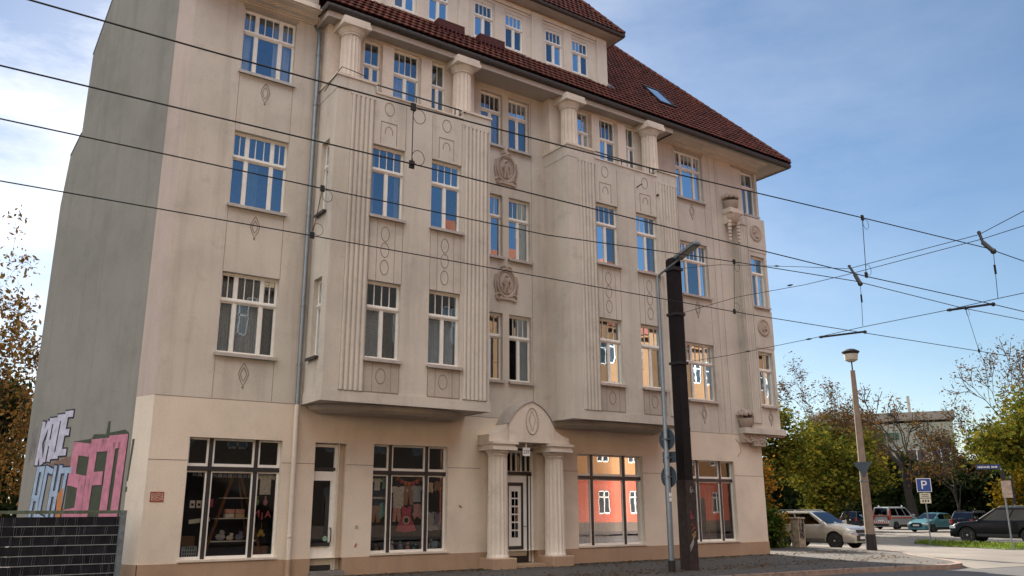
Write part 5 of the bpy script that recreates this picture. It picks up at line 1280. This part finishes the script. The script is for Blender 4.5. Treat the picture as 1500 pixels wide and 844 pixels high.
car('parked_car', 'dark estate car between the teal saloon and the black car', (64.0, 32.6, -.12), 2, dkb, 4.5, 1.78, 1.5, [(-2.25, .55), (-2.2, .95), (-2.0, .98), (.9, .95), (1.1, .95), (1.9, .8), (2.25, .55)], (1.1, .25, -1.8, -2.15), (1.38, -1.35), .31, .22, .96, side_split=(.42, .72), rails=True)
car('parked_car', 'dark blue car seen from behind left of the service van', (75.0, 49.5, -.12), 12, paint('midnight_paint', (.022, .03, .045), .25, .3), 4.2, 1.76, 1.5, SED, (1.0, .1, -1.5, -2.0), (1.3, -1.3), .31, .22, .92, side_split=(.48,))

# ------------------------------------------------------------------ trees
def leaves(b, pts, n, q, spread, size, flat=False):
    import numpy as np
    for _ in range(n):
        c = pts[q.randrange(len(pts))]
        x, y, z = c[0] + q.gauss(0, spread), c[1] + q.gauss(0, spread), c[2] + q.gauss(0, spread * .8)
        s = size * q.uniform(.45, 1.7); d = Vector((q.gauss(0, 1), q.gauss(0, 1), q.gauss(0, 1))).normalized(); e = d.orthogonal().normalized() * s * .6; d = d * s
        p = Vector((x, y, z)); b.v += [tuple(p - d), tuple(p + e), tuple(p + d), tuple(p - e)]
        k = len(b.v); b.f.append((k - 4, k - 3, k - 2, k - 1)); b.sm.append(False)
def tree(name, label, base, h, r, mat, n, seed, leaf=.12, bare=.35, spread=.45, up=.6, limbs=5, depth=4, tr=None, bark='bark', droop=0, cat='tree', group=None, width=.55, lean=(0, 0), ls=.7, minr=.02):
    q = random.Random(seed); t = thing(name, label, cat, base, 0, group)
    wood_ = MB(); tips = []; B0 = Vector(base); tr = tr or h * .018
    def grow(p, d, L, rad, lev):
        k = 4; P = [p]; rr = [rad]
        for i in range(k):
            d = (d + Vector((q.gauss(0, .13), q.gauss(0, .13), q.gauss(0, .1) + .04 * (up - .4) - droop * lev * .1))).normalized()
            P.append(P[-1] + d * L / k); rr.append(rad * (1 - .5 * (i + 1) / k))
        rr = [max(minr, v) for v in rr]; wood_.tube(P, rr, 6 if lev < 2 else 4, cap=False)
        if lev >= depth: tips.extend([tuple(P[2]), tuple(P[3]), tuple(P[4])]); return
        if lev >= depth - 1: tips.append(tuple(P[3]))
        m = q.choice((2, 3)) if lev else limbs
        for j in range(m):
            ph = 2 * math.pi * (j + q.uniform(-.25, .25)) / m; a = d.orthogonal().normalized(); b_ = d.cross(a)
            sp = q.uniform(.45, .95) * width / .55 * (.8 if lev else 1)
            nd = (d + (a * math.cos(ph) + b_ * math.sin(ph)) * sp).normalized()
            st = P[-1] if j < 2 else P[q.choice((2, 3))]
            grow(st, nd, L * q.uniform(.6, .85) * (ls / .7), rr[-1] * q.uniform(.7, .95), lev + 1)
    grow(B0, Vector((lean[0], lean[1], 1)).normalized(), h * bare, tr, 0)
    # scale the whole skeleton to the wanted height
    mz = max(v[2] for v in wood_.v) - B0.z; k = h / mz
    mr = max(math.hypot(v[0] - B0.x, v[1] - B0.y) for v in wood_.v); kr = r / mr
    def S_(v): f = min(1, (v[2] - B0.z) / (h * .12) / k) ; return (B0.x + (v[0] - B0.x) * (1 + (kr - 1) * max(0, f)), B0.y + (v[1] - B0.y) * (1 + (kr - 1) * max(0, f)), B0.z + (v[2] - B0.z) * k)
    wood_.v = [S_(v) for v in wood_.v]; tips = [S_(v) for v in tips]
    wood_.build('trunk', M[bark], t)
    if n:
        c = MB(); leaves(c, tips, n, q, spread, leaf); c.build('crown', M[mat], t)
    return t
def bush(name, label, base, size, mat, n, seed, leaf=.09, cat='bush', group=None, lobes=14):
    q = random.Random(seed); t = thing(name, label, cat, base, 0, group); pts = []
    for i in range(lobes):
        th = q.uniform(0, 6.28); f = math.sqrt(q.random()); zz = q.uniform(.12, .95); w = 1 - .45 * max(0, zz - .5) * 2
        pts.append((base[0] + size[0] * f * w * math.cos(th), base[1] + size[1] * f * w * math.sin(th), base[2] + size[2] * zz))
    s = MB()
    for p in pts: s.tube([base, ((base[0] + p[0]) / 2, (base[1] + p[1]) / 2, base[2] + (p[2] - base[2]) * .6), p], [.04, .025, .01], 4)
    s.build('stems', M['bark'], t); c = MB(); leaves(c, pts, n, q, min(size) * .2 + .1, leaf); c.build('foliage', M[mat], t); return t
bush('hedge_bush', 'orange tinted hedge bush right beside the house corner', (32.0, 26.6, -.06), (1.5, 1.2, 3.7), 'leaf_orange', 9000, 31, .075, lobes=34)
bush('hedge_bush', 'dark green lower bush behind the stone gate post', (30.9, 25.2, -.06), (1.0, .8, 1.5), 'leaf_green', 4500, 32, .08, lobes=24)
tree('broadleaf_tree', 'yellow green leafy tree just behind the house corner', (47, 38.5, -.1), 9.2, 5.2, 'leaf_yellowgreen', 14000, 41, .125, spread=.45, bare=.28)
tree('broadleaf_tree', 'olive green tree between house corner and concrete lamp', (53, 37.2, -.1), 7.6, 4.2, 'leaf_yellowgreen', 10500, 42, .125, spread=.45, bare=.25)
tree('broadleaf_tree', 'low yellow leafed tree above the silver car', (49.5, 33.2, -.1), 5.2, 2.6, 'leaf_yellowgreen', 9000, 48, .11, spread=.4, bare=.3)
tree('bare_tree', 'nearly bare tall tree rising left of the concrete lamp', (55.5, 38.8, -.1), 13.0, 5.6, 'leaf_brown', 5200, 43, .085, bare=.3, depth=6, spread=.3, limbs=5, bark='bark_dark', minr=.016)
tree('pollard_tree', 'bare thick limbed pollard tree before the pale flats', (76, 44.2, -.1), 13.2, 7.0, 'leaf_brown', 900, 44, .12, bare=.3, depth=4, spread=.4, limbs=4, tr=.55, bark='bark_dark', width=.75, minr=.035)
tree('bare_tree', 'small reddish thin branched tree in front of the flats', (72, 37.8, -.1), 9.8, 4.6, 'leaf_brown', 2600, 45, .10, bare=.26, depth=6, spread=.4, bark='bark_dark')
tree('bare_tree', 'bare brownish tree standing between pollard and pale flats', (88, 55.5, -.1), 13.0, 6.0, 'leaf_brown', 4200, 55, .13, bare=.26, depth=6, spread=.5, bark='bark_dark', minr=.025)
tree('bare_tree', 'thin bare tree directly right of the pale flats', (90, 44.5, -.1), 12.5, 5.5, 'leaf_brown', 2600, 56, .13, bare=.28, depth=6, spread=.5, bark='bark_dark', minr=.025)
tree('broadleaf_tree', 'half bare olive tree right of the concrete lamp', (80, 51.5, -.1), 9.6, 4.4, 'leaf_green', 6500, 57, .15, bare=.28, depth=5, spread=.45, bark='bark_dark')
tree('bare_tree', 'tall fine branched bare tree rising at far right', (95, 42.5, -.1), 19.0, 9.5, 'leaf_brown', 2600, 46, .14, bare=.3, depth=5, spread=.5, limbs=5, width=.5, minr=.035, tr=.4, bark='bark_dark')
tree('broadleaf_tree', 'large yellow and green tree at the right edge', (66.5, 27.0, -.1), 9.6, 5.8, 'leaf_yellowgreen', 20000, 47, .17, spread=.7, bare=.24)
tree('broadleaf_tree', 'small golden yellow tree behind the street name plate', (70, 31.0, -.1), 6.6, 3.4, 'leaf_yellow', 7500, 49, .15, spread=.5, bare=.3)
q = random.Random(77)
DK = [(88.5, 62.5, 6.2, 'dark evergreen bush left behind the blue car'), (86, 57, 6.6, 'dark evergreen bush above the dark blue car'), (85, 53, 6.0, 'dark evergreen bush above the service van'), (83, 48.5, 6.8, 'dark evergreen bush right of the van beacon'), (81, 44, 5.6, 'dark evergreen bush behind the parking sign'), (80, 40, 6.4, 'dark evergreen bush above the teal car'), (79, 36, 5.4, 'dark evergreen bush above the estate car'), (78, 32, 6.0, 'dark evergreen bush behind the street name post'), (77, 28, 6.2, 'dark evergreen bush above the black car'), (70, 55, 6.0, 'dark evergreen bush behind the olive tree'), (64, 48.5, 6.5, 'dark evergreen bush behind the silver car'), (58, 46, 6.0, 'dark evergreen bush beside the house corner hedge')]
for i, (x, y, h, lab) in enumerate(DK): bush('evergreen_bush', lab, (x, y, -.1), (3.0, 2.6, h), 'leaf_dark', 5200, 60 + i, .2, group='dark bushes behind the car park', lobes=30)
bush('conifer_bush', 'pointed dark conifer behind the estate car', (74.5, 33.6, -.1), (1.3, 1.3, 4.6), 'leaf_green', 5000, 90, .11, cat='conifer', lobes=36)
b = MB(); b.tube([(50.2, 36.2, -.1), (50.2, 36.2, 2.2)], .14, 8); 
tree('birch_tree', 'sparse autumn birch behind the gable wall at left', (2.6, 36.5, -.1), 13.2, 3.0, 'leaf_brown', 5200, 50, .08, bare=.34, depth=6, spread=.25, droop=.35, width=.45, minr=.01, bark='bark_dark')
tree('autumn_tree', 'thin brown leaved tree at the left edge', (.6, 38.5, -.1), 9.0, 3.2, 'leaf_brown', 5500, 51, .085, bare=.3, depth=6, spread=.3, minr=.01, bark='bark_dark')
tree('dark_tree', 'dark ivy covered tree behind the fence at left', (2.0, 40.5, -.1), 6.8, 2.6, 'leaf_dark', 9000, 52, .12, bare=.25, spread=.45)
bush('yellow_bush', 'yellow leaved bush above the fence at the left edge', (.2, 33.0, -.1), (1.2, 1.0, 3.3), 'leaf_yellow', 4200, 53, .07, lobes=22)

for i, (x, y, h, lab) in enumerate(((2.6, 44, 4.6, 'dark bush behind the fence nearest the graffiti wall'), (-.5, 45, 5.2, 'dark bush behind the yellow bush at the fence'), (-5, 46, 5.0, 'dark bush farther along behind the fence'), (-10, 47, 5.6, 'dark bush well beyond the fence end'), (-15.5, 48, 5.0, 'last dark bush far beyond the fence'))):
    bush('evergreen_bush', lab, (x, y, -.1), (2.8, 2.2, h), 'leaf_dark', 5000, 110 + i, .15, group='dark bushes behind the fence', lobes=28)
# ------------------------------------------------------------------ pale block of flats beyond the trees
fl = thing('flat_block', 'pale block of flats with brown attic and green band beyond the trees', 'building', (100, 57, 0))
dx = Vector((101.0 - 92.5, 52.6 - 66.0, 0)); Lb = dx.length; dx.normalize(); dn = Vector((dx.y, -dx.x, 0))
if dn.dot(Vector((-1, -.6, 0))) < 0: dn = -dn
A0 = Vector((92.5, 66.0, 0))
def fb(mb, u0, u1, z0, z1, o0, o1):
    c = A0 + dx * (u0 + u1) / 2 + dn * (o0 + o1) / 2 + Vector((0, 0, (z0 + z1) / 2)); mb.obox(c, dx * (u1 - u0) / 2, dn * (o1 - o0) / 2, Vector((0, 0, (z1 - z0) / 2)))
b = MB(); fb(b, 0, Lb, -.1, 11.6, -10, 0); b.build('wall', plain('flat_wall', (.36, .37, .30), .9, var=.15, scale=.6), fl)
b = MB(); fb(b, -.3, Lb + .3, 11.9, 12.9, -10, .15); b.build('attic', plain('attic_brown', (.31, .27, .225), .8), fl)
b = MB(); fb(b, .5, 4.5, 13.0, 13.5, -6, -1); b.build('roof_housing', plain('roof_pale', (.5, .48, .44), .8), fl)
b = MB(); fb(b, 2, Lb - 6, 9.7, 10.5, 0.01, .12); b.build('green_band', plain('balcony_green', (.06, .14, .10), .7), fl)
for u in (2.0, 5.2, 8.0, 10.6, 13.2):
    for z in (1.2, 4.0, 6.8):
        b = MB(); fb(b, u, u + 2.0, z, z + 1.7, -.0, .06); o = b.build('window', M['white'], fl)
        b = MB(); fb(b, u + .1, u + .93, z + .1, z + 1.6, .06, .075); fb(b, u + 1.07, u + 1.9, z + .1, z + 1.6, .06, .075); b.build('pane', plain('far_pane', (.06, .09, .14), .15), o)
b = MB(); p = A0 + dx * 11.5 + Vector((0, 0, 13)) - dn * 3; b.tube([p, p + Vector((0, 0, 2.2))], .2, 6); b.build('chimney', plain('chimney_pale', (.45, .42, .38), .9), fl)

# ------------------------------------------------------------------ houses across the street (behind the camera, seen in the panes)
def opposite(x0, x1, low, up, eave, ridge, lab, ztop=4.1, yf=-7.0, dark=False):
    t = thing('terraced_house', lab, 'building', ((x0 + x1) / 2, yf, 0), 0, 'houses across the street')
    n = max(2, int((x1 - x0) / 3)); ws = []
    for i in range(n):
        xx = x0 + (x1 - x0) * (i + .5) / n
        for z in [1.3 if True else 0] + [5.2 + 3.4 * k for k in range(int((eave - 5.5) / 3.4 + .6))]:
            ws.append((xx - .6, xx + .6, z, z + (1.75 if z < 2 else 2.0)))
    b = MB(); wall(b, x0, x1, .7, ztop, [w for w in ws if w[2] < 3], yf, -.2); b.build('lower_wall', low, t)
    b = MB(); b.box(x0, x1, yf - .1, yf + .04, -.12, .7); b.build('plinth', M['opp_plinth'], t)
    for dxx in ((.36,) if x1 - x0 < 20 else (.2, .62)):
        b = MB(); b.box(x0 + (x1 - x0) * dxx, x0 + (x1 - x0) * dxx + 1.2, yf + .042, yf + .06, -.1, 2.5); b.build('door', M['mullion'], t)
    b = MB(); wall(b, x0, x1, ztop, eave, [w for w in ws if w[2] > 3], yf, -.2); b.quad((x0, yf, -.1), (x0, yf - 10, -.1), (x0, yf - 10, eave), (x0, yf, eave)); b.quad((x1, yf, -.1), (x1, yf - 10, -.1), (x1, yf - 10, eave), (x1, yf, eave)); b.quad((x0, yf - 10, -.1), (x1, yf - 10, -.1), (x1, yf - 10, eave), (x0, yf - 10, eave)); b.box(x0, x1, yf + .005, yf + .12, ztop - .1, ztop + .1); b.box(x0, x1, yf + .005, yf + .4, eave - .2, eave); b.build('upper_wall', up, t)
    b = MB(); b.prism([(x0 - .1, yf + .5, eave), (x0 - .1, yf - 5, ridge), (x0 - .1, yf - 10.5, eave)], (x1 - x0 + .2, 0, 0)); b.build('roof', M['opp_tan_tile' if dark else 'opp_tile'], t)
    f = MB(); g = MB()
    for a, c, z0, z1 in ws:
        for q_ in ((a, a + .09, z0, z1), (c - .09, c, z0, z1), ((a + c) / 2 - .05, (a + c) / 2 + .05, z0, z1), (a, c, z1 - .1, z1), (a, c, z0, z0 + .09), (a, c, z0 + 1.2, z0 + 1.28)): f.box(q_[0], q_[1], yf - .12, yf - .06, q_[2], q_[3])
        g.quad((a, yf - .1, z0), (c, yf - .1, z0), (c, yf - .1, z1), (a, yf - .1, z1))
    f.build('window_frames', M['mullion' if dark else 'white'], t); g.build('window_panes', plain('opp_pane', (.03, .04, .05), .1), t)
def tilerows(name, c1, c2):
    m, nt, b = new_mat(name); v = mapped(nt, (1, 1, 1)); w = nt.nodes.new('ShaderNodeTexWave'); w.bands_direction = 'Z'; w.inputs['Scale'].default_value = 1.3; w.inputs['Distortion'].default_value = .6; nt.links.new(v, w.inputs['Vector'])
    n1 = noise(nt, 1.2, 5); c = mix(nt, ramp(nt, n1.outputs['Fac'], [(.3, c1), (.7, c2)]), (.04, .02, .015), ramp(nt, w.outputs['Fac'], [(.0, (.5,) * 3), (.3, (0, 0, 0))]))
    nt.links.new(c, b.inputs['Base Color']); b.inputs['Roughness'].default_value = .9; return m
M['opp_plinth'] = plain('opp_plinth', (.09, .07, .06), .9); M['opp_tile'] = tilerows('old_red_tiles', (.18, .045, .025), (.28, .085, .04)); M['opp_tan_tile'] = tilerows('tan_tiles', (.20, .13, .06), (.28, .18, .09))
coral = stucco('coral_render', (.38, .09, .06), grime_amt=.3); cream2 = stucco('orange_cream_render', (.27, .14, .068), grime_amt=.3); tan = stucco('tan_render', (.55, .42, .24), grime_amt=.3); brk = stucco('brick_render', (.42, .17, .09))
dkr = stucco('dark_house_render', (.022, .019, .017), grime=(.02, .016, .014), grime_amt=.4)  # near-black wall colour, chosen for a dark image in the left panes
opposite(-34, -10, tan, tan, 13.4, 19.5, 'tan house across the street')
opposite(-10, 8, brk, tan, 13.6, 20.0, 'tan house with brick ground floor across the street')
opposite(8, 29.5, dkr, dkr, 16.0, 21.5, 'dark house across the street mirrored in the left panes', dark=True)
opposite(29.5, 49, coral, cream2, 15.6, 22.6, 'coral and cream house across the street mirrored in the right shop panes')
opposite(49, 74, coral, cream2, 15.2, 22.2, 'second coral and cream house across the street farther along')
sheet('opposite_pavement', [(-60, -7.2), (90, -7.2), (90, -1.5), (-60, -1.2)], -.005, M['asphalt'])

# ------------------------------------------------------------------ world, sun, camera
SUN_AZ, SUN_EL = 72.0, 28.0
w = bpy.data.worlds.new('World'); sc.world = w; w.use_nodes = True; nt = w.node_tree
bg = nt.nodes['Background']; sky = nt.nodes.new('ShaderNodeTexSky'); sky.sky_type = 'NISHITA'; sky.sun_disc = False
sky.sun_elevation = R(SUN_EL); sky.sun_rotation = R(90 - SUN_AZ); sky.air_density = 1.0; sky.dust_density = 0.3; sky.ozone_density = 1.6; sky.altitude = 100
# thin high cloud, denser towards the sun side
tc = nt.nodes.new('ShaderNodeTexCoord'); mp = nt.nodes.new('ShaderNodeMapping'); mp.inputs['Scale'].default_value = (1.4, 1.4, 4.0); mp.inputs['Rotation'].default_value = (0, R(12), R(30))
nt.links.new(tc.outputs['Generated'], mp.inputs['Vector'])
nz = nt.nodes.new('ShaderNodeTexNoise'); nz.inputs['Scale'].default_value = 2.2; nz.inputs['Detail'].default_value = 8; nz.inputs['Roughness'].default_value = .62; nt.links.new(mp.outputs[0], nz.inputs['Vector'])
cf = ramp(nt, nz.outputs['Fac'], [(.36, (0, 0, 0)), (.68, (.7,) * 3)])
dp_ = nt.nodes.new('ShaderNodeVectorMath'); dp_.operation = 'DOT_PRODUCT'; nt.links.new(tc.outputs['Generated'], dp_.inputs[0])
ca = R(88); dp_.inputs[1].default_value = (math.cos(ca) * math.cos(R(18)), math.sin(ca) * math.cos(R(18)), math.sin(R(18)))
df = ramp(nt, dp_.outputs['Value'], [(.3, (.0,) * 3), (.75, (.22,) * 3), (.99, (1.5,) * 3)])
mm = nt.nodes.new('ShaderNodeMath'); mm.operation = 'MULTIPLY'; nt.links.new(cf, mm.inputs[0]); nt.links.new(df, mm.inputs[1]); mm.use_clamp = True
CL = 11.0
hs = nt.nodes.new('ShaderNodeHueSaturation'); hs.inputs['Saturation'].default_value = 1.12; nt.links.new(sky.outputs[0], hs.inputs['Color'])
skc = mix(nt, hs.outputs[0], (CL, CL * 1.02, CL * 1.06), mm.outputs[0])
# added broken cloud high over the street, out of view, to brighten the facade
d2 = nt.nodes.new('ShaderNodeVectorMath'); d2.operation = 'DOT_PRODUCT'; nt.links.new(tc.outputs['Generated'], d2.inputs[0]); d2.inputs[1].default_value = (-.05, -.42, .906)
nz2 = nt.nodes.new('ShaderNodeTexNoise'); nz2.inputs['Scale'].default_value = 3.2; nz2.inputs['Detail'].default_value = 7; nt.links.new(tc.outputs['Generated'], nz2.inputs['Vector'])
c2 = ramp(nt, nz2.outputs['Fac'], [(.36, (0, 0, 0)), (.5, (1, 1, 1))]); r2_ = ramp(nt, d2.outputs['Value'], [(.83, (0, 0, 0)), (.90, (1, 1, 1))])
m2_ = nt.nodes.new('ShaderNodeMath'); m2_.operation = 'MULTIPLY'; nt.links.new(c2, m2_.inputs[0]); nt.links.new(r2_, m2_.inputs[1])
skc = mix(nt, skc, (27, 26.5, 25.5), m2_.outputs[0])
d3 = nt.nodes.new('ShaderNodeVectorMath'); d3.operation = 'DOT_PRODUCT'; nt.links.new(tc.outputs['Generated'], d3.inputs[0]); d3.inputs[1].default_value = (-.84, -.18, .51)  # second unseen cloud, added far left to brighten the gable and left-facing sides
r3_ = ramp(nt, d3.outputs['Value'], [(.82, (0, 0, 0)), (.93, (1, 1, 1))]); m3_ = nt.nodes.new('ShaderNodeMath'); m3_.operation = 'MULTIPLY'; nt.links.new(c2, m3_.inputs[0]); nt.links.new(r3_, m3_.inputs[1])
skc = mix(nt, skc, (20, 19.5, 18.8), m3_.outputs[0])
nt.links.new(skc, bg.inputs['Color']); bg.inputs['Strength'].default_value = .046
sl = bpy.data.lights.new('sun', 'SUN'); sl.energy = 5.0; sl.angle = R(.53); sl.color = (1, .90, .76)
so = bpy.data.objects.new('sun', sl); C.objects.link(so)
sd_ = Vector((math.cos(R(SUN_AZ)) * math.cos(R(SUN_EL)), math.sin(R(SUN_AZ)) * math.cos(R(SUN_EL)), math.sin(R(SUN_EL))))
so.rotation_euler = sd_.to_track_quat('Z', 'Y').to_euler(); so.location = (0, 60, 60)
cam = bpy.data.cameras.new('camera'); co_ = bpy.data.objects.new('camera', cam); C.objects.link(co_)
cam.sensor_width = 36; cam.lens = 1232.59 / 1500 * 36; cam.clip_end = 3000; cam.clip_start = .05
p_, yw, rl = .257512441, .958612378, -.00416089
f_ = Vector((math.cos(p_) * math.cos(yw), math.cos(p_) * math.sin(yw), math.sin(p_))); r_ = Vector((math.sin(yw), -math.cos(yw), 0)); u_ = r_.cross(f_)
r2 = math.cos(rl) * r_ + math.sin(rl) * u_; u2 = -math.sin(rl) * r_ + math.cos(rl) * u_
co_.matrix_world = Matrix(((r2.x, u2.x, -f_.x, 0), (r2.y, u2.y, -f_.y, 0), (r2.z, u2.z, -f_.z, 1.65), (0, 0, 0, 1)))
sc.camera = co_
sc.view_settings.view_transform = 'Standard'; sc.view_settings.look = 'None'; sc.view_settings.exposure = 1.42; sc.view_settings.gamma = 1; sc.view_settings.use_curve_mapping = False
sc.cycles.max_bounces = 8; sc.cycles.diffuse_bounces = 4; sc.cycles.glossy_bounces = 4; sc.cycles.transparent_max_bounces = 12; sc.cycles.caustics_reflective = False; sc.cycles.caustics_refractive = False
sc.cycles.sample_clamp_indirect = 6; sc.cycles.use_denoising = True
